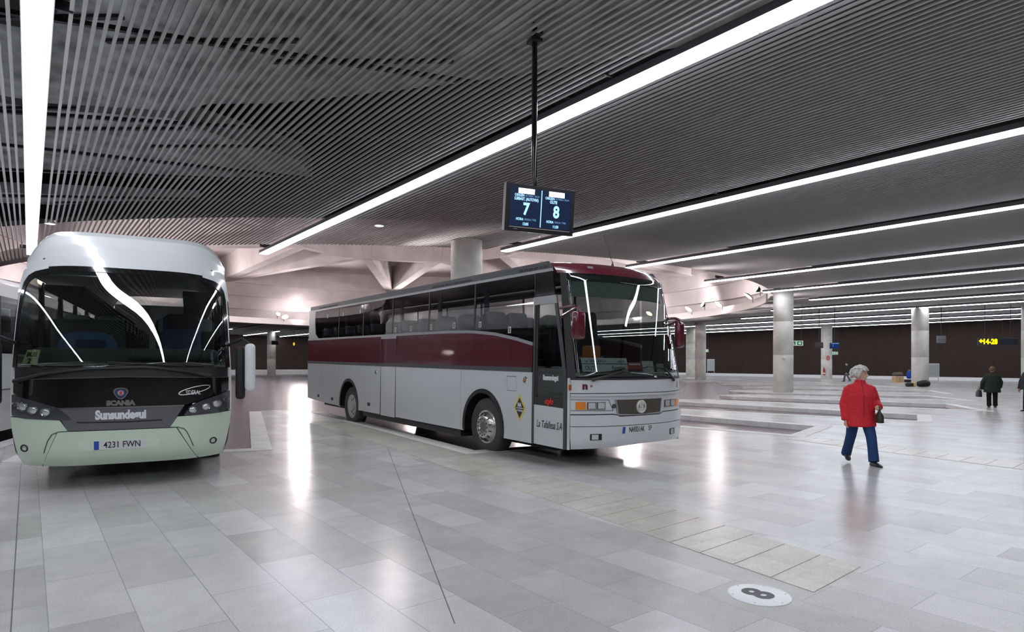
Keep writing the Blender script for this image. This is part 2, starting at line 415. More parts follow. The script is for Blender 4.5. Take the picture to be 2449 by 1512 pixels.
# galvanised ducts above the slats
def duct(poly, z0, z1, label):
    t = thing('ventilation_duct', label, 'duct', (poly[0][0], poly[0][1], z0), group='ducts above the slats')
    q = [(a - poly[0][0], b - poly[0][1]) for a, b in poly]
    MB().prism(q, 0, z1 - z0).build('casing', M_GALV, t)
    a, b = Vector(q[0]), Vector(q[len(q) // 2]); mb = MB()
    for k in (.25, .5, .75):
        p = a.lerp(b, k); mb.box((p.x, p.y, -.03), (.09, 3.2, .05), rz=.9)
    mb.build('flange', M_RAIL, t)
duct([(-2.5, 13.2), (.1, 12.6), (.9, 9.6), (4.0, 7.6), (9.0, 4.3), (9.6, 5.0), (7.0, 9.3), (4.9, 12.0), (3.9, 13.2), (2.9, 14.0), (2.5, 14.8), (.3, 16.0), (-2.5, 16.4)], 7.0, 7.5, 'large galvanised duct panel seen through the slats right of the nearest strip light')
duct([(-2.5, 17.0), (.3, 16.4), (2.45, 15.3), (3.3, 15.7), (5.6, 16.4), (6.4, 17.6), (3.0, 20.4), (.2, 22.0), (-2.5, 22.6)], 7.0, 7.5, 'galvanised duct seen through the slats above the white coach')
duct([(-2.5, 24.4), (5.5, 20.0), (6.3, 21.0), (-2.5, 26.0)], 6.6, 6.9, 'narrow galvanised duct above the slats near the ring')
for i, (a, b) in enumerate([((-2, 15.4), (9.5, 9.4)), ((-2, 11.0), (9.5, 7.0)), ((-2, 19.8), (9.5, 13.2)), ((-2, 17.2), (6, 15.0)), ((-2, 22.9), (8, 16))]):
    a = Vector((*a, 6.2)); b = Vector((*b, 6.2)); c = (a + b) / 2
    struct(MB().box(c, ((b - a).length, .07, .06), rz=math.atan2(b.y - a.y, b.x - a.x)).build('trim_%d' % (50 + i), M_RAIL))

# ------------------------------------------------------------------ strip lights
ORD = {-1: 'strip light out to the left of the white coach', 0: 'very bright ceiling strip light running straight away above the white coach',
       1: 'ceiling strip light crossing behind the pole of the departure display', 2: 'ceiling strip light whose end hangs just right of and below the departure display',
       3: 'ceiling strip light whose end hangs over the maroon coach antenna', 4: 'ceiling strip light ending in front of the bright ring, fourth from the white coach',
       5: 'ceiling strip light that ends at the right tip of the concrete ring', 6: 'ceiling strip light starting right of the large pink-lit column top',
       7: 'seventh ceiling strip light from the one over the white coach', 8: 'eighth ceiling strip light from the one over the white coach',
       9: 'third last ceiling strip light before the brown wall', 10: 'second last ceiling strip light before the brown wall', 11: 'last ceiling strip light in front of the brown wall'}
def strip_light(x, y0, y1, label):
    t = thing('strip_light', label, 'strip light', (x, y0, 5.9), group='ceiling strip lights')
    L = y1 - y0; mb = MB(); n = max(1, round(L / 1.5))
    for k in range(n):
        a, b = L * k / n + .012, L * (k + 1) / n - .012
        mb.add([(-.15, a, 0), (.15, a, 0), (.15, b, 0), (-.15, b, 0), (-.15, a, .03), (.15, a, .03), (.15, b, .03), (-.15, b, .03)],
               [(0, 3, 2, 1), (0, 4, 7, 3), (1, 2, 6, 5), (0, 1, 5, 4), (3, 7, 6, 2)])
    mb.build('diffuser', M_TUBE, t, recalc=False)
    MB().box((0, L / 2, .085), (.33, L, .11)).build('housing', M_HOUSE, t)
    for k in range(3): MB().box((0, .8 + (L - 1.6) * k / 2, .2), (.72, .03, .13)).build('hanger', M_RAIL, t)
NEAR = {2: 0, 3: 1.5, 4: 3, 5: 4.5, 6: 6, 7: 7, 8: 8.5, 9: 10, 10: 11.5, 11: 13}
for k in LX: strip_light(LX[k], NEAR.get(k, -12), LEND[k], ORD[k])
for i, (x, a, b) in enumerate(FARL):
    strip_light(x, a, b, ['strip light far behind the white coach, hidden beyond its edge', 'far strip light seen past the white coach above its mirror', 'far strip light just left of the rear of the maroon coach', 'far strip light hidden behind the maroon coach'][i])

# ------------------------------------------------------------------ lamps on the ring
def ray(px, py):
    a = (px - 1224.5) / FPX; b = (CY - py) / FPX; c, s = cos(ROLL), sin(ROLL)
    a, b = a * c - b * s, a * s + b * c
    return Vector((a * cos(TH) + sin(TH), -a * sin(TH) + cos(TH), b))
def ring_lamp(ang, kind, label):
    a = radians(ang); p = Vector((C0.x + (RING - .15) * cos(a), C0.y + (RING - .15) * sin(a), 6.75 if kind == 'down' else 7.0))
    inward = Vector((-cos(a), -sin(a), 0))
    t = thing('ring_floodlight', label, 'floodlight', p, (0, 0, math.atan2(inward.y, inward.x)), group='floodlights on the concrete ring')
    if kind == 'down':                         # wide round lamp looking down and inwards
        M = Matrix.Translation((.35, 0, 0)) @ Matrix.Rotation(radians(140), 4, 'Y')
        MB().lathe([(0, -.14), (.18, -.12), (.37, -.02), (.38, .02), (.35, .02)], M, n=24).build('lamp_housing', M_RAIL, t, smooth=40)
        MB().lathe([(0, .015), (.35, .015)], M, n=24).build('lamp_lens', M_WARM, t)
    else:
        M = Matrix.Translation((.2, 0, 0)) @ Matrix.Rotation(radians(62), 4, 'Y')
        MB().lathe([(0, -.24), (.13, -.22), (.23, -.02), (.24, .03), (.22, .03)], M, n=24).build('lamp_housing', M_RAIL, t, smooth=40)
        MB().lathe([(0, .02), (.22, .02)], M, n=24).build('lamp_lens', M_COOL, t)
    MB().tube([(0, 0, -.5), (0, 0, -.1), (.3, 0, -.02)], .025, 8).build('bracket', M_RAIL, t)
    return p, inward
def hit_angle(px, py, z):
    d = ray(px, py); t = (z - EYE) / d.z; q = Vector((d.x * t, d.y * t)) - C0
    return math.degrees(math.atan2(q.y, q.x))
LAMPS = [(1807, 708, 'down', 'wide round floodlight at the right tip of the ring'), (1750, 728, 'down', 'second wide round floodlight from the right tip of the ring'),
         (1693, 741, 'down', 'third wide round floodlight from the right tip of the ring'), (1603, 753, 'down', 'wide round floodlight just above the far mirror of the maroon coach'),
         (1797, 692, 'up', 'small round spotlight high at the right tip of the ring'), (1668, 728, 'up', 'small round spotlight between two bright concrete bands of the ring'),
         (630, 765, 'down', 'wide floodlight on the ring above the white mirror'), (670, 751, 'up', 'starry small spotlight on the ring left of the maroon coach')]
for px, py, kind, lab in LAMPS:
    ring_lamp(hit_angle(px, py, 6.75 if kind == 'down' else 7.0), kind, lab)
def lamp(kind, loc, energy, color, aim=None, size=.3, spot=radians(110), blend=.8):
    l = bpy.data.lights.new('lamp', kind); l.energy = energy; l.color = color
    if kind == 'SPOT': l.spot_size = spot; l.spot_blend = blend; l.shadow_soft_size = size
    elif kind == 'POINT': l.shadow_soft_size = size
    o = bpy.data.objects.new('lamp', l); COL.objects.link(o); o.location = loc
    if aim is not None: o.rotation_euler = (Vector(aim) - Vector(loc)).to_track_quat('-Z', 'Y').to_euler()
    return o
for ang in range(-60, 300, 30):                # floodlights of the ring washing the concrete roof with a pinkish light
    a = radians(ang); p = (C0.x + 25.6 * cos(a), C0.y + 25.6 * sin(a), 7.1)
    q = (C0.x + 27.8 * cos(a), C0.y + 27.8 * sin(a), 8.6)
    lamp('SPOT', p, 4600, (1., .88, .88), (C0.x + 6 * cos(a), C0.y + 6 * sin(a), 12.0), .7, radians(150))
    lamp('SPOT', (C0.x + 26.0 * cos(a), C0.y + 26.0 * sin(a), 6.7), 900, (1., .88, .90), (C0.x + 30 * cos(a), C0.y + 30 * sin(a), 7.2), .5, radians(150))
    lamp('SPOT', (C0.x + 25.7 * cos(a), C0.y + 25.7 * sin(a), 6.6), 450, (1., .80, .76), (C0.x + 21 * cos(a), C0.y + 21 * sin(a), 0), .6, radians(130))
for px, py, side in ((1797, 692, 1), (1668, 728, 1), (670, 751, -1)):      # the small spotlights rake along the stepped concrete of the ring
    a = radians(hit_angle(px, py, 7.0)); b = a + side * radians(16)
    lamp('SPOT', (C0.x + 26.6 * cos(a), C0.y + 26.6 * sin(a), 7.4), 2600, (1., .92, .95), (C0.x + 29 * cos(b), C0.y + 29 * sin(b), 8.2), .3, radians(95)) if side > 0 else lamp('SPOT', (C0.x + 26.6 * cos(a), C0.y + 26.6 * sin(a), 7.6), 1200, (1., .92, .95), (C0.x + 29 * cos(b), C0.y + 29 * sin(b), 8.2), .5, radians(80))
# round spots recessed in the slatted ceiling
for (px, py), lab in (((907, 540), 'small round ceiling spot between the first strip light and the display'), ((120, 535), 'oval ceiling spot just right of the strip light over the white coach')):
    d = ray(px, py); t = (6.05 - EYE) / d.z; p = d * t
    th = thing('ceiling_spot', lab, 'ceiling spot', (p.x, p.y, 6.05))
    MB().lathe([(.13, 0), (.16, -.02), (.17, .10), (0, .12)], n=24).build('rim', M_STEEL, th, smooth=40)
    MB().lathe([(0, .0), (.135, .0)], n=24).build('lens', M_COOL, th)
# ------------------------------------------------------------------ coach materials
P_GREY = mat('silver_grey_paint', (.66, .69, .70), .30, .1, coat=.5)
P_MAR = mat('maroon_paint', (.105, .010, .022), .22, coat=.8)
P_TRIM = mat('dark_grey_trim', (.06, .065, .07), .4)
P_LTRIM = mat('light_grey_trim', (.34, .35, .36), .35, .2)
P_RUB = mat('black_rubber', (.014, .014, .015), .5)
P_BLK = mat('gloss_black_panel', (.008, .008, .009), .08, coat=.6)
P_INT = mat('dark_cabin', (.035, .037, .040), .7)
P_SEAT = mat('dark_seat_cloth', (.014, .015, .018), .8)
P_HEAD = mat('grey_headrest_cover', (.24, .28, .29), .8)
P_WHITE = mat('white_coach_paint', (.78, .80, .81), .25, coat=.6)
P_MINT = mat('pale_green_bumper', (.62, .74, .60), .32, coat=.4)  # even pale green for the bumper parts, the body above stays white
P_SIL = mat('dark_silver_panel', (.15, .155, .17), .3, .4, coat=.4)
G_SIDE = glass('tinted_side_glass', (.70, .71, .72), 1.6)
G_FRONT = glass('windscreen_glass', (.64, .68, .67), 1.55)
G_DOOR = glass('door_glass', (.80, .85, .83), 1.5)
G_LENS = mat('clear_lamp_lens', (.75, .76, .76), .08, .6)
M_AMB = mat('amber_lens', (.75, .24, .015), .2)
M_CHROME = mat('chrome', (.75, .75, .76), .12, 1.)
M_ALLOY = mat('polished_wheel', (.58, .56, .53), .25, .9)
M_RIM = mat('dusty_wheel_rim', (.52, .50, .46), .5, .2)
M_TYRE = mat('tyre_rubber', (.055, .055, .055), .75, bump=(40, .1))
M_WHT = mat('white_lettering', (.75, .76, .77), .4)
M_PLATE = mat('number_plate_white', (.72, .73, .73), .35)
M_INK = mat('black_lettering', (.012, .012, .013), .4)
M_BLUE = mat('plate_blue', (.02, .08, .42), .4)
M_NAVY = mat('navy_sign', (.012, .018, .06), .4)
M_YEL = mat('yellow_sign', (.80, .58, .02), .4)

def xf(mb, fn): mb.v = [tuple(fn(*p)) for p in mb.v]; return mb
def wheel(parent, c, sgn, R=.5, fancy=True, w=.28):
    """wheel whose outer face looks along sgn*x"""
    M = Matrix.Translation(c) @ Matrix.Rotation(-sgn * pi / 2 if sgn < 0 else pi / 2, 4, 'Y')
    M = Matrix.Translation(c) @ Matrix.Rotation(radians(90) * sgn, 4, 'Y')
    k = R / .5; h = w / 2
    t = MB().lathe([(.29 * k, -h), (.44 * k, -h), (.49 * k, -h * .8), (.5 * k, -h * .4), (.5 * k, h * .4), (.49 * k, h * .8), (.46 * k, h * .98), (.40 * k, h * 1.03), (.34 * k, h), (.295 * k, h * .85)], M, n=48).build('wheel', M_TYRE, parent, smooth=45)
    if fancy:
        MB().lathe([(.298 * k, h * .86), (.285 * k, h * .95), (.26 * k, h * .9), (.235 * k, h * 1.12), (.19 * k, h * 1.4), (.165 * k, h * 1.45), (.11 * k, h * 1.43), (.10 * k, h * 1.30), (0, h * 1.3)], M, n=48).build('rim', M_ALLOY, t, smooth=50)
        mb = MB()
        for i in range(12):
            a = 2 * pi * i / 12; mb.ball((.142 * k * cos(a), .142 * k * sin(a), h * 1.44), (.017, .017, .006), 10, 6)
            b = a + pi / 12
            mb.box((.215 * k * cos(b), .215 * k * sin(b), h * 1.27), (.055, .012, .02), M=Matrix.Rotation(b, 3, 'Z') @ Matrix.Rotation(.55, 3, 'Y'))
        mb.v = [tuple(M @ Vector(p)) for p in mb.v]; mb.build('wheel_slot', P_RUB, t)
        MB().lathe([(0, h * 1.36), (.085 * k, h * 1.36), (.092 * k, h * 1.28)], M, n=24).build('hub', mat('hub_grey', (.16, .16, .165), .4, .4), t, smooth=40)
    else:
        MB().lathe([(.298 * k, h * .86), (.28 * k, h * .92), (.265 * k, h * .7), (.24 * k, h * .55), (.12 * k, h * .5), (.10 * k, h * .95), (0, h)], M, n=48).build('rim', M_RIM, t, smooth=50)
        mb = MB()
        for i in range(10):
            a = 2 * pi * i / 10; mb.ball((.19 * k * cos(a), .19 * k * sin(a), h * .54), (.028, .028, .008), 10, 6)
        mb.v = [tuple(M @ Vector(p)) for p in mb.v]; mb.build('wheel_slot', P_RUB, t)
    return t
def seat_mesh(w=.46):
    mb = MB()
    mb.rbox((0, .0, .42), (w, .46, .14), .05); mb.rbox((0, .26, .86), (w, .13, .86), .055, M=Matrix.Rotation(-.16, 3, 'X'))
    hd = MB().rbox((0, .285, 1.19), (w * .84, .19, .25), .06, M=Matrix.Rotation(-.16, 3, 'X'))
    return mb, hd
def seats(parent, rows, us, floor):
    mb, hd = seat_mesh(); first = None
    for s in rows:
        for u in us:
            if first is None:
                first = mb.build('seat', P_SEAT, parent, smooth=40); hc = hd.build('headrest_cover', P_HEAD, first, smooth=40); o = first
            else:
                o = first.copy(); COL.objects.link(o); o.parent = parent; h2 = hc.copy(); COL.objects.link(h2); h2.parent = o
            o.location = (u, s, floor)

# ================================================================== maroon and grey coach
K2 = 1.12
t2 = thing('coach', 'silver-grey and maroon coach parked in the middle, front turned to the right', 'coach',
           (6.056 * K2, 6.52 * K2, 1.669 + (.05 - 1.669) * K2), (.011, 0, -.0446), scale=K2)
def ins(z): return .04 * max(0, (z - 1.5) / 1.45)
def rake(z): return .35 * max(0, (z - 1.4) / 1.53)
def F2(v, z, off=0):
    hw = 1.2 - ins(z); a = min(1, abs(v) / hw)
    ds = .33 * 2.6 / hw * a ** 1.6 * (1 if v > 0 else -1); nrm = math.hypot(1, ds)
    return (1.2 + v + off * ds / nrm, rake(z) - .31 + .33 * a ** 2.6 - off / nrm, z)
def SL(s, z, t=0): return (ins(z) - t, s, z)
def SR(s, z, t=0): return (2.4 - ins(z) + t, s, z)
def wbot(s): return interp(s, [(.85, 1.93), (1.3, 2.02), (1.9, 2.11), (2.5, 2.16), (2.83, 2.175), (3.5, 2.19), (12, 2.2)])
def arc(cx, cz, r, zb, n=18):
    a0 = math.asin(max(-1, min(1, (zb - cz) / r))); return [(cx + r * cos(pi - a), cz + r * sin(a)) for a in [lerp(a0, pi - a0, i / n) for i in range(n + 1)]]
def panel(name, poly, m, fn=SL, th=.025, base=0., par=None, **k):
    mb = MB().prism(poly, -th + base, base); return xf(mb, lambda s, z, t: fn(s, z, t)).build(name, m, par or t2, **k)
ARCH = [(2.26, .5, .66), (8.6, .47, .66)]
for fn in (SL, SR):
    panel('front_side_panel', [(.86, .38), *arc(2.26, .5, .66, .38), (2.99, .38), (2.99, 1.475), (.86, 1.475)], P_GREY, fn)
    panel('luggage_door', [(3.0, .38), (5.785, .38), (5.785, 1.475), (3.0, 1.475)], P_GREY, fn)
    panel('luggage_door', [(6.60, .37), (7.525, .37), (7.525, 1.475), (6.60, 1.475)], P_GREY, fn)
    panel('rear_arch_panel', [(7.535, .37), *arc(8.6, .47, .66, .37), (9.315, .37), (9.315, 1.475), (7.535, 1.475)], P_GREY, fn)
    panel('engine_door', [(9.33, .38), (10.66, .40), (10.66, 1.475), (9.33, 1.475)], P_GREY, fn)
    panel('rear_corner_panel', [(10.675, .40), (11.98, .45), (11.98, 1.475), (10.675, 1.475)], P_GREY, fn)
    mar = [(.86, 1.545)] + [(s, wbot(s) - .045) for s in [.86, 1.1, 1.3, 1.6, 1.9, 2.2, 2.5, 2.83, 3.2, 3.5, 5.785]]
    mar = [(.86, 1.545)] + [(.86, wbot(.86) - .045)] + mar[2:] + [(5.785, 1.545)]
    panel('maroon_side_band', mar, P_MAR, fn)
    panel('maroon_side_band', [(6.60, 1.545), (6.60, 2.155), (11.98, 2.155), (11.98, 1.545)], P_MAR, fn)
    panel('middle_door', [(5.80, .36), (6.585, .36), (6.585, 1.475), (5.80, 1.475)], P_GREY, fn)
    panel('middle_door_top', [(5.80, 1.545), (6.585, 1.545), (6.585, 2.09), (5.80, 2.09)], P_MAR, fn)
    for s0, s1 in ((5.783, 5.80), (6.585, 6.602)): panel('door_seal', [(s0, .36), (s1, .36), (s1, 2.13), (s0, 2.13)], P_TRIM, fn, base=.012)
    panel('middle_door_lintel', [(5.783, 2.09), (6.602, 2.09), (6.602, 2.15), (5.783, 2.15)], P_LTRIM, fn, base=.012)
    panel('side_rail', [(.86, 1.475), (11.98, 1.475), (11.98, 1.545), (.86, 1.545)], P_TRIM, fn, base=.014)
    ss = [.85, 1.1, 1.3, 1.6, 1.9, 2.2, 2.5, 2.83, 3.2, 3.5, 7, 11.98]
    panel('window_rail', [(s, wbot(s)) for s in ss] + [(s, wbot(s) - .05) for s in ss[::-1]], P_LTRIM, fn, base=.014)
    cuts = [.86, 2.585, 4.305, 6.02, 7.72, 9.42, 11.45]
    for a, b in zip(cuts, cuts[1:]):
        a2, b2 = a + .02, b - .02; mid = [s for s in ss if a2 < s < b2]
        poly = [(a2, 2.985), (a2, wbot(a2))] + [(s, wbot(s)) for s in mid] + [(b2, wbot(b2)), (b2, 2.985)]
        if b > 11: poly = poly[:-2] + [(b2 - .35, 2.2), (b2 - .1, 2.32), (b2 - .02, 2.6), (b2, 2.985)]
        xf(MB().prism(poly, -.006, 0), lambda s, z, t: fn(s, z, t)).build('window_pane', G_SIDE, t2)
    for s in cuts[1:-1]: panel('window_pillar', [(s - .02, 2.985), (s + .02, 2.985), (s + .02, wbot(s)), (s - .02, wbot(s))], P_RUB, fn)
    panel('rear_pillar', [(11.05, 2.2), (11.98, 2.2), (11.98, 2.985), (11.42, 2.985), (11.42, 2.6), (11.32, 2.32)], P_LTRIM, fn, base=-.004)
    panel('eaves_strip', [(.44, 2.985), (11.98, 2.985), (11.98, 3.03), (.46, 3.03)], P_LTRIM, fn, base=.004)
    panel('roof_louvre', [(.46, 3.03), (11.9, 3.03), (11.9, 3.145), (.56, 3.145)], P_TRIM, fn, base=-.012)
    mb = MB()
    for i in range(5): mb.prism([(.5 + i * .02, 3.04 + i * .02), (11.85, 3.04 + i * .02), (11.85, 3.05 + i * .02), (.5 + i * .02, 3.05 + i * .02)], -.012, -.004)
    xf(mb, lambda s, z, t: fn(s, z, t)).build('louvre_rib', mat('louvre_grey', (.13, .14, .15), .4, .2), t2)
    for a, n in ((.56, 6), (2.75, 12), (9.6, 12)):
        mb = MB()
        for i in range(n): mb.prism([(a + i * .125, 3.045), (a + i * .125 + .09, 3.045), (a + i * .125 + .09, 3.085), (a + i * .125, 3.085)], -.012, -.002)
        xf(mb, lambda s, z, t: fn(s, z, t)).build('air_vent', P_RUB, t2)
    for cx, cz, r in ARCH:
        mb = MB(); A = arc(cx, cz, r - .005, .40, 24); B_ = arc(cx, cz, r - .075, .40, 24)
        for i in range(24): mb.prism([A[i], A[i + 1], B_[i + 1], B_[i]], -.05, .012)
        xf(mb, lambda s, z, t: fn(s, z, t)).build('wheel_arch', P_RUB, t2)
        mb = MB()
        for i in range(24): mb.add([fn(*B_[i], 0), fn(*B_[i + 1], 0), fn(*B_[i + 1], -.6), fn(*B_[i], -.6)], [(0, 1, 2, 3)])
        mb.build('wheel_housing', P_RUB, t2)
    # small flush handles and filler flap
    for s, z in ((7.2, .52), (9.75, .5), (10.9, .52), ):
        panel('recessed_handle', [(s, z), (s + .16, z), (s + .16, z + .075), (s, z + .075)], P_RUB, fn, base=.004, th=.01)
    xf(MB().lathe([(0, .012), (.045, .010), (.055, .0)], n=20), lambda a, b, c: fn(6.85 + a, 1.33 + b, c)).build('lock', M_CHROME, t2, smooth=40)
MB().prism([(.45, .8), (1.95, .8), (1.95, 3.1), (2.34, 3.1), (2.34, 7.8), (1.95, 7.8), (1.95, 11.8), (.45, 11.8), (.45, 7.8), (.06, 7.8), (.06, 3.1), (.45, 3.1)], .24, .92).build('underfloor', P_INT, t2)
MB().box((1.2, 6.3, 1.13), (2.28, 11.2, .04)).build('cabin_floor', P_INT, t2)
# outline of the filler flap, side lamp and small knob on the front side panel
mb = MB()
for a, b in (((1.27, 1.385), (1.53, 1.40)), ((1.53, 1.17), (1.53, 1.40)), ((1.27, 1.16), (1.27, 1.385)), ((1.27, 1.16), (1.53, 1.17))):
    a = Vector((a[0], a[1], 0)); b = Vector((b[0], b[1], 0)); mb.box((a + b) / 2, (max(.003, abs(a.x - b.x)), max(.003, abs(a.y - b.y)), .002))
xf(mb, lambda s, z, t: SL(s, z, t)).build('filler_flap_outline', mat('faint_seam', (.22, .23, .24), .5), t2)
xf(MB().ball((1.54, 1.30, 0), (.02, .02, .012), 10, 8), lambda s, z, t: SL(s, z, t)).build('flap_knob', M_CHROME, t2, smooth=True)
l = xf(MB().lathe([(0, .012), (.03, .012), (.045, .016), (.058, .0)], n=24), lambda a, b, c: SL(1.03 + a, 1.345 + b, c)).build('side_lamp', M_CHROME, t2, smooth=40)
xf(MB().ball((1.03, 1.345, .012), (.033, .033, .012), 14, 8), lambda s, z, t: SL(s, z, t)).build('amber_glass', mat('brown_amber_lens', (.30, .17, .05), .2), l, smooth=True)
# company diamond
def dia(k): return [(1.17, .905 + .205 * k), (1.17 - .15 * k, .905), (1.17, .905 - .205 * k), (1.17 + .15 * k, .905)]
d = panel('company_diamond', dia(1), M_YEL, th=.004, base=.004)
panel('diamond_field', dia(.78), M_NAVY, th=.003, base=.006, par=d)
tm = text_mb('NA', .085, bold=.006, xs=.8); xf(tm, lambda x, y, z: SL(1.17 - x, .95 + y, .0075)).build('lettering', M_WHT, d)
tm = text_mb('LA TAFALLESA', .038, bold=.002, xs=.72); xf(tm, lambda x, y, z: SL(1.17 - x, .862 + y, .0075)).build('lettering', M_WHT, d)
panel('diamond_bar', [(1.07, .895), (1.27, .895), (1.27, .908), (1.07, .908)], M_WHT, th=.002, base=.0075, par=d)
# front passenger door
def ds(z): return .035 + rake(z)
dz = [.38, .95, 1.4, 1.8, 2.2, 2.58]
fr = [(.83, .38)] + [(ds(z), z) for z in dz] + [(.83, 2.58)]
d = panel('passenger_door', [(.81, .39), (.07, .385), (.07, .97), (.81, .985)], P_GREY, base=.002)
panel('door_black_band', [(.81, .985), (.07, .97), (.07, 1.10), (.81, 1.10)], P_BLK, base=.0, par=d)
gl = [(.74, 1.16), (.68, 1.10), (.10, 1.10)] + [(ds(z) + .07, z) for z in (1.4, 1.8, 2.2, 2.5)] + [(.74, 2.5)]
xf(MB().prism(gl, -.006, 0), lambda s, z, t: SL(s, z, t)).build('door_window', G_DOOR, d)
panel('door_frame', [(.835, .39), (.80, .39), (.80, 2.60), (.835, 2.60)], P_TRIM, base=.014, par=d)
panel('door_frame', [(.80, 1.10), (.735, 1.10), (.735, 2.50), (.80, 2.50)], P_RUB, base=.002, par=d)
panel('door_frame', [(.835, 2.50), (.835, 2.62)] + [(ds(2.62), 2.62), (ds(2.5), 2.5)], P_LTRIM, base=.016, par=d)
ez = [.39, 1.4, 1.8, 2.2, 2.62]
panel('door_frame', [(ds(z) - .0, z) for z in ez] + [(ds(z) + .06, z) for z in ez[::-1]], P_TRIM, base=.012, par=d)
tm = text_mb('La Tafallesa S.A', .155, bold=.001, shear=.28, xs=.62); xf(tm, lambda x, y, z: SL(.43 - x, .70 + y, .006)).build('lettering', M_INK, d)
tm = text_mb('stylo', .12, bold=.006, shear=.25, xs=.85); xf(tm, lambda x, y, z: SL(.43 - x, 1.05 + y, .006)).build('lettering', mat('red_lettering', (.65, .03, .02), .4), d)
tm = text_mb('Sunsundegui', .10, bold=.007, xs=.72); xf(tm, lambda x, y, z: SL(.40 - x, 1.40 + y, .004)).build('lettering', M_WHT, d)
panel('window_over_door', [(.83, 2.63), (.83, 2.985), (ds(2.985) + .04, 2.985), (ds(2.63) + .05, 2.63)], P_BLK, base=-.004)
panel('door_side_post', [(.86, .385), (.84, .385), (.84, 2.985), (.86, 2.985)], P_RUB)
panel('driver_side_panel', [(.86, .385), (.03, .385), (.03, 1.42), (.86, 1.475)], P_GREY, SR)
panel('driver_window', [(.83, 1.5), (ds(1.5) + .05, 1.5), (ds(2.98) + .05, 2.98), (.83, 2.98)], G_SIDE, SR, th=.006)
# front end
def fp(name, bot, top, m, nu=24, nz=4, off=0., th=.03, par=None, smooth=40):
    return patch(MB(), F2, bot, top, nu, nz, off, th).build(name, m, par or t2, smooth=smooth)
fp('front_panel', [(-1.165, 1.195), (1.165, 1.195)], [(-1.165, 1.385), (1.165, 1.385)], P_GREY)
fp('front_ledge', [(-1.165, 1.155), (1.165, 1.155)], [(-1.165, 1.185), (1.165, 1.185)], P_GREY, off=.028, th=.06, nz=2)
fp('lamp_panel', [(-1.165, .895), (-.53, .895), (-.50, .865), (.40, .865), (.43, .895), (1.165, .895)], [(-1.165, 1.155), (-.53, 1.155), (-.50, 1.155), (.40, 1.155), (.43, 1.155), (1.165, 1.155)], P_GREY, nu=40)
fp('bumper', [(-1.165, .725), (1.165, .725)], [(-1.165, .882), (-.53, .882), (-.50, .852), (.40, .852), (.43, .882), (1.165, .882)], P_GREY, off=.03, th=.06, nu=40)
def F2b(v, z, off=0):
    q = max(0, (.56 - z) / .2); x, y, zz = F2(v * (1 - .012 * q), z, off - .07 * q * q); return (x, y, zz)
patch(MB(), F2b, [(-1.165, .39), (-.6, .41), (0, .44), (.9, .43), (1.165, .42)], [(-1.165, .715), (1.165, .715)], 40, 8, .03, .06).build('bumper_skirt', P_GREY, t2, smooth=40)
fp('corner_post', [(-1.2, .385), (-1.168, .385)], [(-1.2, 1.41), (-1.168, 1.41)], P_GREY, 2, 6)
fp('corner_post', [(1.168, .385), (1.2, .385)], [(1.168, 1.41), (1.2, 1.41)], P_GREY, 2, 6)
fp('windscreen_pillar', [(-1.2, 1.41), (-1.10, 1.41)], [(-1.10, 2.95), (-1.02, 2.95)], P_RUB, 3, 10)
fp('windscreen_pillar', [(1.12, 1.41), (1.2, 1.41)], [(1.04, 2.95), (1.10, 2.95)], P_RUB, 3, 10)
fp('windscreen', [(-1.10, 1.40), (1.12, 1.40)], [(-1.02, 2.95), (1.04, 2.95)], G_FRONT, 40, 14, 0, .006, smooth=True)
fp('windscreen_seal', [(-1.165, 1.385), (1.165, 1.385)], [(-1.165, 1.415), (1.165, 1.415)], P_RUB, 30, 1, .008, .03)
fp('sun_blind', [(-1.0, 2.60), (1.0, 2.60)], [(-.95, 2.84), (.95, 2.84)], mat('green_grey_blind', (.22, .29, .27), .8), 20, 1, -.06, .01)
fp('destination_box', [(-.98, 2.84), (.98, 2.84)], [(-.95, 2.97), (.95, 2.97)], P_INT, 20, 1, -.05, .03)
# lamps
def lampset(v0, v1, z0, z1, m, name, par=None, off=.012, th=.03): return fp(name, [(v0, z0), (v1, z0)], [(v0, z1), (v1, z1)], m, 6, 3, off, th, par)
mb = MB()
for a, b in (([(-1.16, .945), (-.575, .94)], [(-1.16, .951), (-.575, .946)]), ([(-1.16, 1.10), (-.645, 1.093)], [(-1.16, 1.106), (-.64, 1.099)]), ([(-.645, 1.095), (-.637, 1.095)], [(-.645, 1.10), (-.637, 1.10)]), ([(-.58, .943), (-.572, .943)], [(-.648, 1.097), (-.640, 1.097)])):
    patch(mb, F2, a, b, 12, 2, .004, .006)
mb.build('lamp_recess_line', P_TRIM, t2)
h = lampset(-1.10, -.975, .962, 1.068, M_AMB, 'indicator')
for a, b in ((-.955, -.835), (-.822, -.70)):
    h = lampset(a, b, .962, 1.066, P_TRIM, 'headlight'); lampset(a + .012, b - .012, .972, 1.058, G_LENS, 'headlight_lens', h, .018, .02)
for a, b in ((.50, .66), (.675, .83)):
    h = lampset(a, b, .958, 1.064, P_TRIM, 'headlight'); lampset(a + .012, b - .012, .968, 1.056, G_LENS, 'headlight_lens', h, .018, .02)
lampset(.88, 1.02, .95, 1.06, M_AMB, 'indicator')
fp('corner_marker', [(-1.185, 1.235), (-1.155, 1.235)], [(-1.185, 1.315), (-1.155, 1.315)], mat('dark_amber_lens', (.35, .07, .012), .3), 3, 3, .02, .03)
for a in (-.92, .62):
    h = lampset(a, a + .16, .525, .615, P_RUB, 'fog_light', None, .036, .03); lampset(a + .02, a + .11, .535, .605, G_LENS, 'fog_lens', h, .042, .02)
M_EMB = mat('pale_emblem', (.66, .64, .58), .25, .2)
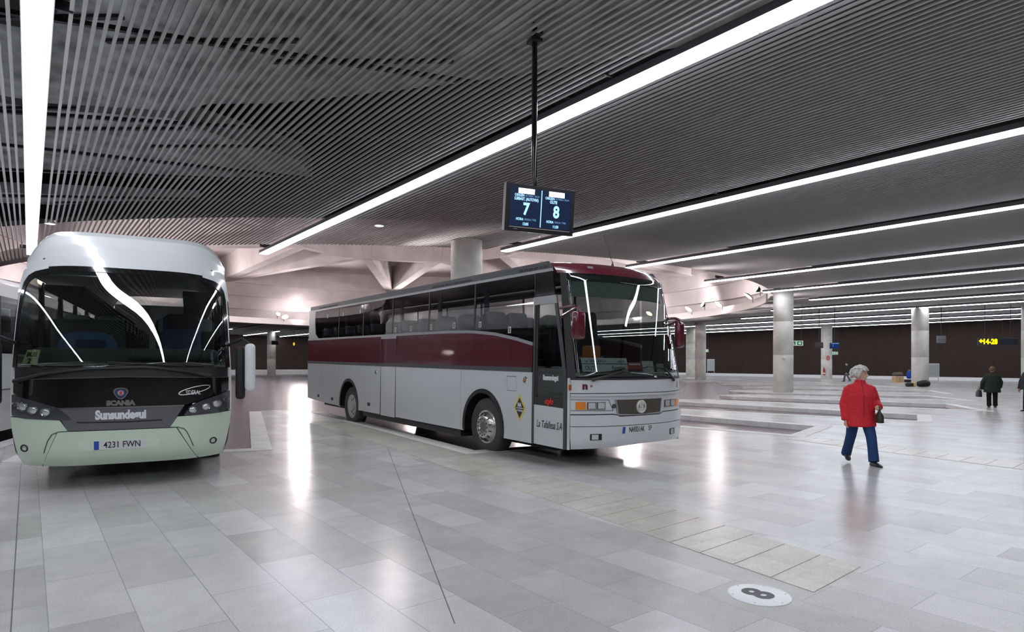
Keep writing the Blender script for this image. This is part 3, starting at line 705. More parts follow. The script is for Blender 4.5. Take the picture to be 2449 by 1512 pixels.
g = fp('grille', [(-.49, .89), (-.07, .875), (.36, .89)], [(-.53, 1.095), (.40, 1.095)], mat('grille_mesh', (.10, .09, .08), .4, .5), 24, 3, .012, .03)
mb = MB(); patch(mb, F2, [(-.505, .878), (-.07, .862), (.375, .878)], [(-.49, .892), (-.07, .876), (.36, .892)], 24, 1, .02, .02)
patch(mb, F2, [(-.505, .88), (-.488, .89)], [(-.545, 1.10), (-.527, 1.10)], 2, 6, .02, .02); patch(mb, F2, [(.36, .89), (.376, .88)], [(.397, 1.10), (.414, 1.10)], 2, 6, .02, .02)
mb.build('grille_frame', P_LTRIM, g)
mb = MB()
for i in range(46):
    v = -.50 + i * .0193; patch(mb, F2, [(v, .90), (v + .005, .90)], [(v, 1.085), (v + .005, 1.085)], 1, 1, .018, .01)
mb.build('grille_slat', mat('grille_slat_metal', (.26, .23, .20), .4, .6), g)
e = xf(MB().lathe([(.062, .02), (.085, .03), (.098, .02), (.098, 0)], n=36), lambda a, b, c: F2(-.065 + a, .985 + b, .014 + c)).build('emblem', M_EMB, g, smooth=40)
tm = text_mb('S', .15, bold=.012, xs=1.2); xf(tm, lambda x, y, z: F2(-.065 + x, .985 + y, .032)).build('emblem_letter', M_EMB, e)
xf(MB().lathe([(0, .02), (.028, .018), (.034, 0)], n=16), lambda a, b, c: F2(-.56 + a, 1.005 + b, c)).build('lock', P_TRIM, t2, smooth=40)
# plate and lettering on the front
p = fp('number_plate', [(-.43, .605), (.155, .605)], [(-.42, .705), (.20, .705)], M_PLATE, 20, 2, .038, .012)
fp('plate_band', [(-.435, .608), (-.39, .608)], [(-.425, .703), (-.382, .703)], M_BLUE, 2, 2, .04, .004, p)
tm = text_mb('NA9351AK', .105, bold=.003, xs=.62); xf(tm, lambda x, y, z: F2(-.165 + x, .655 + y, .0405)).build('lettering', M_INK, p)
tm = text_mb('SP', .10, bold=.001, xs=.85); xf(tm, lambda x, y, z: F2(.11 + x, .658 + y, .0405)).build('lettering', M_INK, p)
MW = mat('maroon_lettering', (.10, .012, .03), .4)
tm = text_mb('n', .14, bold=.008); xf(tm, lambda x, y, z: F2(-.985 + x, 1.295 + y, .004)).build('lettering', MW, t2)
tm = text_mb('o', .055, bold=.002); xf(tm, lambda x, y, z: F2(-.90 + x, 1.30 + y, .004)).build('lettering', MW, t2)
tm = text_mb('5', .12, bold=.006); xf(tm, lambda x, y, z: F2(.98 + x, 1.28 + y, .004)).build('lettering', MW, t2)
# roof
def RF(v, b, off=0):
    s, zc, hw, cr = [interp(b, [(i, r[k]) for i, r in enumerate(RR)]) for k in range(4)]
    a = min(1, abs(v)); bulge = (-.31 + .33 * a ** 2.6) * interp(b, [(0, 1), (3, .9), (5, .0)])
    return (1.2 + v * hw, s + bulge, zc - cr * a ** 3.2)
RR = [(rake(2.95), 2.95, 1.12, .0), (.40, 3.01, 1.11, .0), (.46, 3.07, 1.10, .01), (.58, 3.14, 1.085, .03), (.8, 3.20, 1.085, .06), (1.4, 3.255, 1.085, .11), (3, 3.27, 1.085, .125), (11.7, 3.27, 1.085, .125), (11.95, 3.2, 1.08, .06), (12.0, 3.10, 1.08, 0)]
patch(MB(), RF, [(-1, 0), (1, 0)], [(-1, len(RR) - 1), (1, len(RR) - 1)], 32, (len(RR) - 1) * 3).build('roof', P_MAR, t2, smooth=True, recalc=True)
xf(MB().rbox((0, 0, 0), (.11, .012, .03), .004), lambda a, b, c: (.55 + a, .17 + b, 3.05 + c)).build('roof_marker_lamp', P_LTRIM, t2)
a = MB().lathe([(.03, 0), (.022, .04), (.008, .09), (0, .1)], Matrix.Translation((1.72, .9, 3.24)), n=12).build('antenna_base', P_RUB, t2, smooth=True)
MB().tube([(1.72, .9, 3.3), (1.70, .98, 3.55), (1.67, 1.08, 3.80)], .0045, 6).build('antenna_whip', P_RUB, a)
# rear end
xf(MB().prism([(.02, .45), (2.38, .45), (2.38, 1.5), (2.28, 2.95), (2.22, 3.1), (.18, 3.1), (.12, 2.95), (.02, 1.5)], 0, .05), lambda u, z, t: (u, 11.95 + t, z)).build('rear_panel', P_MAR, t2)
for u in (.2, 2.2): MB().rbox((u, 12.01, 1.25), (.18, .04, .5), .02).build('rear_lamp', mat('red_lens', (.4, .01, .01), .2), t2)
# wheels
for u, sg in ((.20, -1), (2.20, 1)):
    wheel(t2, (u, 2.26, .5), sg, .5, True)
    wheel(t2, (u, 8.58, .42), sg, .5, False)
# wipers
for a, b in (((-.90, 1.385), (-.30, 1.545)), ((.75, 1.36), (.50, 1.56))):
    q = [F2(lerp(a[0], b[0], i / 6), lerp(a[1], b[1], i / 6), .03) for i in range(7)]
    w = MB().tube(q, [.022, .022, .018, .014, .012, .012, .01], 8).build('wiper', P_RUB, t2, smooth=40)
    MB().tube([F2(b[0] - .45 * (1 if a[0] < 0 else -1), b[1] - .05, .02), F2(b[0] + .4 * (1 if a[0] < 0 else -1), b[1] + .02, .02)], .009, 6).build('wiper_blade', P_RUB, w)
# mirrors
m = MB().rbox((-.085, -.30, 2.145), (.20, .12, .39), .05).build('mirror', P_MAR, t2, smooth=40)
MB().tube([(.03, .24, 2.42), (-.02, -.1, 2.43), (-.085, -.30, 2.40), (-.085, -.30, 2.33)], .022, 8).tube([(.03, .20, 2.30), (-.02, -.12, 2.38), (-.085, -.30, 2.40)], .018, 8).build('mirror_arm', P_MAR, m, smooth=40)
m = MB().rbox((2.37, .0, 2.09), (.17, .12, .42), .05).build('mirror', P_MAR, t2, smooth=40)
MB().tube([(2.28, .22, 2.36), (2.32, .05, 2.36), (2.37, 0, 2.34), (2.37, 0, 2.28)], .022, 8).tube([(2.3, .2, 2.24), (2.33, .04, 2.31), (2.37, 0, 2.34)], .018, 8).build('mirror_arm', P_MAR, m, smooth=40)
# cabin
MB().rbox((1.2, .62, 1.30), (2.2, .9, .26), .06).build('dashboard', P_INT, t2)
MB().rbox((1.2, .30, 1.44), (2.1, .5, .05), .02).build('dash_top', P_INT, t2)
MB().lathe([(.21, -.015), (.225, 0), (.21, .015), (.195, 0), (.21, -.015)], Matrix.Translation((1.78, .95, 1.62)) @ Matrix.Rotation(.6, 4, 'X'), n=28).build('steering_wheel', P_RUB, t2, smooth=True)
dsat, dh = seat_mesh(.52); o = dsat.build('driver_seat', P_SEAT, t2, smooth=40); o.location = (1.78, 1.35, 1.2); h = dh.build('headrest_cover', P_SEAT, o, smooth=40)
seats(t2, [2.1 + i * .86 for i in range(11)], (.33, .80, 1.62, 2.08), 1.18)
for s in (2.46, 4.16, 5.9, 7.6, 9.3):
    mb = MB(); mb.rbox((.20, s, 2.57), (.05, .12, .74), .02); mb.build('curtain', mat('blue_grey_curtain', (.06, .07, .10), .9), t2, smooth=40)
# stickers on the panes
M_STK = mat('sticker_white', (.62, .63, .62), .5)
for s, z in ((1.45, 2.14), (2.35, 2.26), (3.25, 2.28), (4.15, 2.28), (5.05, 2.28), (5.8, 2.28)):
    k = panel('window_sticker', [(s, z - .05), (s + .085, z - .05), (s + .085, z + .055), (s, z + .055)], M_STK, th=.002, base=.003)
    panel('sticker_figure', [(s + .015, z - .035), (s + .035, z - .035), (s + .075, z + .045), (s + .055, z + .045)], M_INK, th=.001, base=.0045, par=k)
    panel('sticker_figure', [(s + .05, z - .035), (s + .07, z - .035), (s + .03, z + .03), (s + .012, z + .03)], M_INK, th=.001, base=.0042, par=k)
for s in (7.9, 9.1, 10.3):
    panel('window_sticker', [(s, 2.74), (s + .06, 2.74), (s + .06, 2.85), (s, 2.85)], M_STK, th=.002, base=.003)
bpy.context.view_layer.update()
def on_coach(root, o): o.matrix_world = root.matrix_world @ o.matrix_basis
# things lying behind the windscreen
def F2s(v, z, off): return Vector(F2(v, z, -off))
def board(name, label, cat, v0, v1, z0, z1, off, m):
    o = patch(MB(), F2, [(v0, z0), (v1, z0)], [(v0, z1), (v1, z1)], 14, 1, -off, .008).build(name, m); on_coach(t2, o); tag(o, label, cat); return o
o = board('destination_board', 'long white destination board standing behind the windscreen of the maroon coach', 'sign', -.99, -.24, 1.50, 1.70, .05, M_PLATE)
fp('board_stripe', [(-.99, 1.61), (-.24, 1.61)], [(-.99, 1.622), (-.24, 1.622)], mat('dark_green_print', (.02, .10, .08), .5), 14, 1, -.047, .002, o)
for s, v, z, sz in (('LA TAFALLESA S.A.', -.78, 1.655, .055), ('LINEA 8', -.36, 1.648, .05), ('OLITE', -.87, 1.552, .085), ('Pamplona', -.42, 1.552, .085)):
    tm = text_mb(s, sz, bold=.001, xs=.72); q = xf(tm, lambda x, y, zz: F2(v + x, z + y, -.048)).build('lettering', M_INK, o)
o2 = board('red_notice', 'red and white notice lying beside the destination board in the coach windscreen', 'notice', -.22, .06, 1.52, 1.64, .06, mat('red_print', (.45, .05, .03), .5))
fp('notice_stripe', [(-.20, 1.598), (.04, 1.598)], [(-.20, 1.622), (.04, 1.622)], M_WHT, 6, 1, -.057, .002, o2)
board('paper_sheet', 'white sheet propped at the driver side of the maroon coach windscreen', 'paper', .10, .36, 1.47, 1.66, .07, M_PLATE)
board('paper_sheet', 'small pale sheet propped in the far corner of the maroon coach windscreen', 'paper', .45, .66, 1.47, 1.62, .07, mat('grey_paper', (.4, .4, .38), .6))
o = MB().rbox((.82, .42, 1.80), (.26, .16, .18), .03).rbox((.79, .40, 1.70), (.34, .2, .03), .01).build('ticket_box', mat('orange_plastic', (.55, .17, .02), .4), smooth=40)
on_coach(t2, o); tag(o, 'orange box on the dashboard of the maroon coach behind the windscreen', 'box')
MB().rbox((.82, .5, 1.56), (.06, .06, .26), .01).build('box_stand', P_RUB, o)
# ================================================================== white coach with the pale green bumper
t1 = thing('coach', 'white coach with pale green bumper facing the camera at the left', 'coach', (-.22, 10.09, 0), (0, 0, -.18))
PROF1 = [(.30, .16), (.45, .03), (.75, 0), (1.1, 0), (1.6, .04), (2.1, .12), (2.55, .25), (2.9, .42), (3.2, .62)]
HW1 = [(.30, 1.19), (.45, 1.25), (.75, 1.29), (1.1, 1.31), (2.1, 1.30), (2.55, 1.28), (2.9, 1.245), (3.1, 1.21)]
def sm(x, P):                                  # smooth interpolation (cubic Hermite) of a profile
    if x <= P[0][0]: return P[0][1]
    for i in range(len(P) - 1):
        (a, b), (c, d) = P[i], P[i + 1]
        if x <= c:
            m0 = (d - (P[i - 1][1] if i else b)) / (c - (P[i - 1][0] if i else a)); m1 = ((P[i + 2][1] if i + 2 < len(P) else d) - b) / ((P[i + 2][0] if i + 2 < len(P) else c) - a)
            h = c - a; t = (x - a) / h
            return (2 * t ** 3 - 3 * t * t + 1) * b + (t ** 3 - 2 * t * t + t) * h * m0 + (-2 * t ** 3 + 3 * t * t) * d + (t ** 3 - t * t) * h * m1
    return P[-1][1]
CU = 1.285
def F1(v, z, off=0):
    hw = sm(z, HW1); a = min(1, abs(v) / hw); d = .5 * 4 / hw * a ** 3 * (1 if v > 0 else -1); n = math.hypot(1, d)
    return (CU + v + off * d / n, sm(z, PROF1) - .2 + .5 * a ** 4 - off / n, z)
def f1(name, bot, top, m, nu=24, nz=4, off=0., th=.03, par=None, smooth=40): return patch(MB(), F1, bot, top, nu, nz, off, th).build(name, m, par or t1, smooth=smooth)
# bumper with the service flap
fl_l = [(-.93, .335), (-.88, .55), (-.85, .66), (-.80, .745), (-.72, .772)]
f1('bumper', [(-1.195, .31), (-.935, .315)], [(-1.29, .76), (-.74, .79)], P_MINT, 10, 8)
f1('bumper', [(.865, .315), (1.195, .31)], [(.60, .79), (1.29, .76)], P_MINT, 12, 8)
patch(MB(), F1, [(-.925, .315), (.855, .315)], [(-.735, .775), (.595, .775)], 40, 8, .006, .03).build('bumper_flap', P_MINT, t1, smooth=40)
f1('bumper_corner', [(-1.29, .76), (-.63, .785)], [(-1.31, .955), (-.72, .925)], P_MINT, 16, 4)
f1('bumper_corner', [(.52, .785), (1.29, .76)], [(.61, .925), (1.31, .955)], P_MINT, 16, 4)
SEAM = mat('dark_green_seam', (.05, .11, .09), .6)  # dark green line along the joints of the bumper flap
mb = MB()
for sg, pl in ((1, [(-.935, .315), (-.89, .52), (-.85, .66), (-.80, .745), (-.73, .775), (-.63, .78)]), (1, [(.865, .315), (.80, .52), (.73, .70), (.69, .755), (.62, .78), (.52, .785)])):
    pts = [Vector(F1(v, z, .004)) for v, z in pl]; mb.tube(pts, .006, 6)
mb.build('flap_seam', SEAM, t1)
# dark silver centre panel, black panel under the glass
f1('centre_panel', [(-.63, .785), (.52, .785)], [(-.77, 1.075), (.69, 1.075)], P_SIL, 24, 5, .004)
f1('centre_slot', [(-.52, .882), (0, .872), (.42, .882)], [(-.54, .90), (0, .89), (.44, .90)], P_RUB, 20, 1, .008, .01)
f1('centre_bead', [(-.77, 1.072), (.69, 1.072)], [(-.77, 1.084), (.69, 1.084)], M_CHROME, 24, 1, .010, .01)
f1('black_panel', [(-1.27, 1.27), (-1.15, 1.215), (-.92, 1.145), (-.77, 1.08), (0, 1.08), (.69, 1.08), (.80, 1.12), (1.03, 1.19), (1.27, 1.27)], [(-1.27, 1.44), (0, 1.475), (1.27, 1.45)], P_BLK, 40, 6, .002)
f1('wiper_well', [(-1.27, 1.445), (0, 1.478), (1.27, 1.455)], [(-1.265, 1.60), (0, 1.60), (1.265, 1.60)], P_RUB, 40, 3, -.01)
f1('panel_bead', [(-1.27, 1.44), (0, 1.472), (1.27, 1.448)], [(-1.27, 1.45), (0, 1.482), (1.27, 1.458)], P_TRIM, 40, 1, .01, .01)
# headlight clusters
for sg in (-1, 1):
    lo = [(sg * v, z) for v, z in ([(-1.285, .985), (-1.15, .945), (-.74, .93)] if sg < 0 else [(-1.285, .985), (-1.13, .945), (-.60, .925)])]
    hi = [(sg * v, z) for v, z in ([(-1.285, 1.26), (-1.15, 1.205), (-.92, 1.135), (-.77, 1.07), (-.69, .945)] if sg < 0 else [(-1.285, 1.25), (-1.03, 1.18), (-.75, 1.09), (-.66, 1.02), (-.585, .935)])]
    h = f1('headlight', lo, hi, mat('headlight_dark', (.055, .06, .07), .15, coat=.8), 16, 6, .006)
    cs = [(-1.225, 1.125, .035), (-1.135, 1.095, .055), (-1.01, 1.055, .052), (-.865, 1.03, .052)] if sg < 0 else [(1.225, 1.125, .035), (1.10, 1.075, .055), (.955, 1.045, .05), (.79, 1.012, .05)]
    for i, (v, z, r) in enumerate(cs):
        c = xf(MB().lathe([(r * .7, .004), (r * .95, .016), (r, .02), (r * 1.08, .008), (r * 1.1, 0)], n=28), lambda a, b, c: F1(v + a, z + b, .006 + c)).build('lamp_ring', mat('lamp_ring_metal', (.25, .26, .28), .2, .8), h, smooth=40)
        xf(MB().ball((0, 0, .004), (r * .85, r * .85, .016), 20, 10), lambda a, b, c: F1(v + a, z + b, .004 + c)).build('lamp_lens', mat('brown_lens', (.12, .07, .05), .1) if i == 0 else G_LENS, h, smooth=True)
for v, z in ((-1.13, .56), (1.06, .55)):
    c = xf(MB().lathe([(.026, -.01), (.034, .004), (.046, .006), (.05, 0)], n=24), lambda a, b, c: F1(v + a, z + b, .002 + c)).build('fog_light', P_RUB, t1, smooth=40)
    xf(MB().ball((0, 0, 0), (.026, .026, .01), 14, 8), lambda a, b, c: F1(v + a, z + b, -.004 + c)).build('fog_lens', G_LENS, c, smooth=True)
# plate recess and number plate
f1('plate_recess', [(-.505, .515), (.395, .515)], [(-.515, .65), (.395, .65)], mat('pale_green_recess', (.66, .78, .64), .4), 20, 2, .008, .01)
p = f1('number_plate', [(-.345, .528), (.235, .528)], [(-.345, .64), (.235, .64)], M_PLATE, 14, 1, .014, .01)
f1('plate_band', [(-.345, .528), (-.29, .528)], [(-.345, .64), (-.29, .64)], M_BLUE, 2, 1, .016, .004, p)
tm = text_mb('4231 FWN', .115, bold=.001, xs=.80); xf(tm, lambda x, y, z: F1(-.03 + x, .584 + y, .0165)).build('lettering', M_INK, p)
# lettering and badges
tm = text_mb('Sunsundegui', .155, bold=.009, xs=.74); xf(tm, lambda x, y, z: F1(-.045 + x, .975 + y, .008)).build('lettering', M_WHT, t1)
tm = text_mb('SCANIA', .085, bold=.007, xs=1.05); xf(tm, lambda x, y, z: F1(-.05 + x, 1.13 + y, .010)).build('lettering', M_CHROME, t1)
sh = []
for i in range(40):
    a = 2 * pi * i / 40; r = .075 * (1 + .10 * cos(3 * (a - pi / 2) + pi)); sh.append((r * cos(a) * 1.08, r * sin(a)))
e = xf(MB().prism(sh, 0, .008), lambda a, b, c: F1(-.05 + a, 1.265 + b, .004 + c)).build('badge', M_CHROME, t1)
xf(MB().prism([(x * .82, y * .82) for x, y in sh], .008, .011), lambda a, b, c: F1(-.05 + a, 1.265 + b, .004 + c)).build('badge_field', mat('badge_blue', (.02, .035, .12), .3), e)
mb = MB().lathe([(0, .012), (.036, .012), (.036, .010)], n=24); xf(mb, lambda a, b, c: F1(-.05 + a, 1.265 + b, .006 + c)).build('badge_disc', mat('badge_silver', (.45, .45, .48), .3, .6), e)
mb = MB().prism([(-.016, -.02), (-.006, -.026), (.012, -.024), (.018, -.006), (.012, .004), (.020, .014), (.010, .026), (-.008, .024), (-.018, .012), (-.008, .006), (-.010, -.004), (-.02, -.008)], .012, .015)
xf(mb, lambda a, b, c: F1(-.05 + a, 1.265 + b, .007 + c)).build('badge_figure', mat('badge_red', (.55, .04, .03), .4), e)
mb = MB(); q = []
for i in range(49):
    a = 2 * pi * i / 48; x, y = .20 * cos(a), .042 * sin(a); c, s = cos(.24), sin(.24); q.append(F1(.82 + x * c - y * s, 1.285 + x * s + y * c, .005))
mb.tube(q, [.0035 + .004 * abs(sin(pi * i / 48)) for i in range(49)], 6, cap=False).build('model_badge_loop', M_WHT, t1)
tm = text_mb('SIDERAL', .085, bold=.001, xs=.58); xf(tm, lambda x, y, z: F1(.80 + x, 1.25 + y, .006)).build('lettering', M_WHT, t1)
# windscreen
def wtop(v): return 2.97 - .10 * (abs(v) / 1.22) ** 6
wt = [(v, wtop(v)) for v in [lerp(-1.222, 1.222, i / 24) for i in range(25)]]
f1('windscreen', [(-1.285, 1.605), (1.285, 1.605)], wt, G_FRONT, 40, 20, 0, .006, smooth=True)
fr = mat('windscreen_border', (.01, .01, .011), .1, coat=.6)
f1('windscreen_border', [(v, z - .075) for v, z in wt], wt, fr, 40, 3, .006, .012)
f1('windscreen_border', [(-1.287, 1.60), (-1.235, 1.60)], [(-1.228, 2.87), (-1.175, 2.90)], fr, 3, 18, .006, .012)
f1('windscreen_border', [(1.235, 1.60), (1.287, 1.60)], [(1.175, 2.90), (1.228, 2.87)], fr, 3, 18, .006, .012)
for sg in (-1, 1):                              # white body corners that round off the glass, with the black border inside
    c0 = [(sg * v, z) for v, z in [(-1.238, 2.60), (-1.215, 2.74), (-1.165, 2.835), (-1.08, 2.89), (-.92, 2.925)]]
    c1 = [(sg * v, z) for v, z in [(-1.272, 2.60), (-1.258, 2.76), (-1.235, 2.93), (-1.10, 2.98), (-.92, 2.985)]]
    c2 = [(sg * v, z) for v, z in [(-1.195, 2.58), (-1.165, 2.70), (-1.115, 2.77), (-1.03, 2.82), (-.90, 2.86)]]
    f1('windscreen_corner', c0, c1, P_WHITE, 20, 3, .014, .014)
    f1('windscreen_border', c2, c0, fr, 20, 3, .010, .012)
for sg in (-1, 1):
    a, b = ([(-1.31, .955), (-1.27, .985)], [(-1.31, 1.5), (-1.27, 1.5)]) if sg < 0 else ([(1.27, .985), (1.31, .955)], [(1.27, 1.5), (1.31, 1.5)])
    f1('windscreen_pillar', a, b, P_WHITE, 3, 6)
    a, b = ([(-1.312, 1.5), (-1.283, 1.5)], [(-1.245, 2.97), (-1.222, 2.88)]) if sg < 0 else ([(1.283, 1.5), (1.312, 1.5)], [(1.222, 2.88), (1.245, 2.97)])
    f1('windscreen_pillar', a, b, P_WHITE, 3, 18)
# white dome and roof
R1 = [(.465, 2.965, 1.235, .04, 6), (.54, 3.11, 1.24, .08, 7), (.66, 3.29, 1.245, .17, 8), (.83, 3.45, 1.25, .28, 8), (1.08, 3.55, 1.255, .35, 9), (1.5, 3.61, 1.26, .38, 9), (2.4, 3.66, 1.26, .42, 8), (12, 3.66, 1.26, .42, 8)]
def D1(a, b, off=0):
    s, zc, hw, cr, ex = [interp(b, [(i, r[k]) for i, r in enumerate(R1)]) for k in range(5)]
    bl = (-.2 + .5 * abs(a) ** 4) * interp(b, [(0, 1), (4, .8), (6, 0)])
    return (CU + a * hw, s + bl, zc - cr * abs(a) ** ex)
patch(MB(), D1, [(-1, 0), (1, 0)], [(-1, 7), (1, 7)], 48, 42).build('roof_dome', P_WHITE, t1, smooth=True)
for sg in (-1, 1):
    def side1(s, z, off=0): return (CU + sg * (sm(z, HW1) + off), max(s, sm(z, PROF1) + .3), z)
    patch(MB(), side1, [(0, .33), (12, .33)], [(0, 1.75), (12, 1.75)], 24, 8).build('side_panel', P_WHITE, t1, smooth=40)
    patch(MB(), side1, [(0, 1.75), (12, 1.75)], [(0, 2.9), (12, 2.9)], 24, 8).build('side_window', G_SIDE, t1, smooth=40)
    mb = MB(); top = [D1(sg, i / 2) for i in range(15)]; bt = [(CU + sg * sm(2.9, HW1), max(p[1], sm(2.9, PROF1) + .28), 2.9) for p in top]
    mb.add(top + bt, [(i, i + 1, 15 + i + 1, 15 + i) for i in range(14)]); mb.build('cant_rail', P_WHITE, t1, smooth=40)
    for s in (2.0, 3.6, 5.2, 6.8, 8.4, 10.): MB().box((CU + sg * 1.27, s, 2.32), (.06, .10, 1.15)).build('window_pillar', P_RUB, t1)
for v, z in ((-.98, 3.09), (1.03, 3.08)):
    b = .95; hw = 1.21
    MB().ball((CU + v, D1(v / hw, 1.05)[1] - .005, z - .02), (.035, .03, .018), 14, 8).build('marker_lamp', P_TRIM, t1, smooth=True)
a = MB().lathe([(.03, 0), (.02, .03), (.006, .06), (0, .065)], Matrix.Translation((CU + .2, 1.25, 3.55)), n=12).build('antenna_base', P_RUB, t1, smooth=True)
MB().tube([(CU + .2, 1.25, 3.65), (CU + .2, 1.35, 3.88)], .004, 6).build('antenna_whip', P_RUB, a)
MB().box((CU, 12.0, 1.9), (2.4, .06, 3.0)).build('rear_panel', P_WHITE, t1)
MB().box((CU, 6.3, .70), (1.6, 11.0, .66)).build('underfloor', P_INT, t1)
MB().box((CU, 6.3, 1.1), (2.45, 11.2, .08)).build('cabin_floor', P_INT, t1)
for s in (2.7, 8.9):
    wheel(t1, (CU - 1.10, s, .37), -1, .515, False); wheel(t1, (CU + 1.10, s, .37), 1, .515, False)
# cabin
MB().rbox((CU, 1.0, 1.58), (2.3, 1.0, .58), .10).build('dashboard', mat('grey_dash', (.05, .055, .06), .6), t1, smooth=40)
MB().rbox((CU + .55, .75, 1.76), (1.1, .7, .12), .05).build('instrument_hood', mat('grey_dash', (.05, .055, .06), .6), t1, smooth=40)
MB().lathe([(.22, -.015), (.235, 0), (.22, .015), (.205, 0), (.22, -.015)], Matrix.Translation((CU + .65, .95, 1.88)) @ Matrix.Rotation(.5, 4, 'X'), n=28).build('steering_wheel', P_RUB, t1, smooth=True)
ds1, dh1 = seat_mesh(.56); o = ds1.build('driver_seat', mat('blue_seat_cloth', (.02, .05, .16), .8), t1, smooth=40); o.location = (CU + .65, 1.5, 1.15); dh1.build('headrest_cover', P_SEAT, o, smooth=40)
# guide seat with the blue shell in the left half of the windscreen
g = MB().rbox((CU - .56, 1.15, 1.9), (.92, .14, .80), .07).build('guide_seat', P_INT, t1, smooth=40)
mb = MB(); sq = [(-.36, -.36), (.36, -.36), (.36, .08), (.30, .20), (.18, .25), (-.18, .25), (-.30, .20), (-.36, .08)]
mb.prism(sq, 0, .04); xf(mb, lambda a, b, c: (CU - .56 + a, 1.075 - c, 1.86 + b)).build('seat_shell', mat('blue_shell', (.03, .13, .30), .5), g)
MB().rbox((CU - .52, 1.03, 1.80), (.38, .05, .40), .05).build('seat_cushion', mat('dark_blue_cushion', (.01, .03, .10), .7), g, smooth=40)
seats(t1, [2.6 + i * .9 for i in range(9)], (.36, .84, 1.74, 2.22), 1.15)
for v in (-.55, .55): MB().box((CU + v * 1.65, 6.5, 2.78), (.5, 10, .08)).build('luggage_rack', P_INT, t1)
f1('blind_rail', [(-.98, 2.83), (-.30, 2.83)], [(-.98, 2.845), (-.30, 2.845)], M_STEEL, 10, 1, -.05, .01)
# wipers and mirrors
for pts in ([(-1.22, 1.42), (-.9, 1.52), (-.4, 1.585), (.15, 1.60)], [(1.0, 1.48), (.7, 1.55), (.3, 1.60), (-.2, 1.62)]):
    w = MB().tube([F1(v, z, .035) for v, z in pts], [.03, .022, .015, .01], 8).build('wiper', P_RUB, t1, smooth=40)
    MB().tube([F1(pts[1][0], pts[1][1] + .07, .02), F1(pts[3][0], pts[3][1] + .05, .02)], .009, 6).build('wiper_blade', P_RUB, w)
for sg in (-1, 1):
    m = MB().rbox((CU + sg * 1.545, .0, 1.60), (.145, .16, .70), .06).build('mirror', P_WHITE, t1, smooth=40)
    MB().rbox((CU + sg * 1.42, .09, 1.52), (.13, .13, .78), .05).build('mirror_back', P_RUB, m, smooth=40)
    MB().tube([(CU + sg * 1.26, .28, 1.92), (CU + sg * 1.45, .08, 2.02), (CU + sg * 1.54, .0, 1.95)], .025, 8).build('mirror_arm', P_RUB, m, smooth=40)
bpy.context.view_layer.update()
o = patch(MB(), F1, [(-1.19, 1.635), (-.99, 1.635)], [(-1.11, 1.83), (-.955, 1.83)], 6, 2, -.012, .006).build('notice_card', mat('pale_yellow_card', (.72, .72, .36), .6)); on_coach(t1, o)
tag(o, 'pale yellow card reading BUS 2 in the lower left of the white coach windscreen', 'notice')
for s, v, z, sz in (('BUS', -1.055, 1.765, .075), ('2', -1.085, 1.68, .09)):
    tm = text_mb(s, sz, bold=.004, xs=.95); xf(tm, lambda x, y, zz: F1(v + x + y * .3, z + y, -.0105)).build('lettering', M_INK, o)

# ================================================================== third coach, mostly out of the picture on the left
t0 = thing('coach', 'white coach with blue swoosh on its side, mostly cut off at the left picture edge', 'coach', (-1.57, 13.9, ROADZ), (0, 0, -.30))
def L0(s, z, t=0): return (0 - t * 0 + (t if False else 0), s, z)
W0 = 2.55
def pl0(name, poly, m, u, th=.04, par=None):
    return xf(MB().prism(poly, 0, th), lambda s, z, t: (u - t, s, z)).build(name, m, par or t0)
for u, o_ in ((0.0, 0), (-W0 + .04, 1)):
    b = [(.0, .32), *arc(2.6, .5, .62, .32), (8.0, .32), *arc(8.8, .5, .62, .32), (11.9, .32), (11.9, 2.0), (0, 2.0)]
    sp = pl0('side_panel', b, P_WHITE, u)
    pl0('side_window', [(.1, 2.02), (11.8, 2.02), (11.8, 3.25), (.35, 3.25)], G_SIDE, u, .01)
    pl0('cant_rail', [(.35, 3.25), (11.9, 3.25), (11.9, 3.52), (.5, 3.52)], P_WHITE, u - .03)
    for s in (1.9, 3.6, 5.3, 7, 8.7, 10.4): pl0('window_pillar', [(s, 2.02), (s + .09, 2.02), (s + .09, 3.25), (s, 3.25)], P_RUB, u, .03)
    if not o_:
        LB = mat('blue_swoosh', (.03, .22, .55), .4)
        mb = MB()
        for k in range(4):
            c = .9 + 2.1 * k; q = [(c + .42 * cos(a), 1.66 + .26 * sin(a)) for a in [2 * pi * i / 28 for i in range(28)]]; h = [(c + .27 * cos(a), 1.66 + .14 * sin(a)) for a in [2 * pi * i / 28 for i in range(28)]]
            mb.prism(q, -.003, .003, [h])
        xf(mb, lambda s, z, t: (u + .002 - t, s, z)).build('blue_logo', LB, sp)
        xf(MB().prism([(0, 1.2), (11.9, 1.2), (11.9, 1.225), (0, 1.225)], -.003, .003), lambda s, z, t: (u + .002 - t, s, z)).build('side_rail', P_TRIM, sp)
mb = MB(); pr = [(0, 3.52), (.35, 3.62), (1.2, 3.68), (2.1, 3.62), (2.47, 3.52)]
for (u0, z0), (u1, z1) in zip(pr, pr[1:]): mb.quad((-.04 - u0, .5, z0), (-.04 - u1, .5, z1), (-.04 - u1, 11.9, z1), (-.04 - u0, 11.9, z0))
mb.build('roof', P_WHITE, t0, smooth=True)
for k in (.3, .9): MB().box((-.04 - .25, 5.8, 3.66), (.05, 9, .07)).build('roof_rail', P_WHITE, t0) if k < .5 else None
MB().box((-1.27, 6, .75), (2.4, 11.6, .7)).build('underfloor', P_INT, t0)
MB().box((-1.27, 11.9, 2.0), (2.5, .06, 3.2)).build('rear_panel', P_WHITE, t0)
xf(MB().prism([(-.02, .32), (-2.53, .32), (-2.53, 1.5), (-.02, 1.5)], 0, .05), lambda u, z, t: (u, t - .02, z)).build('front_panel', P_WHITE, t0)
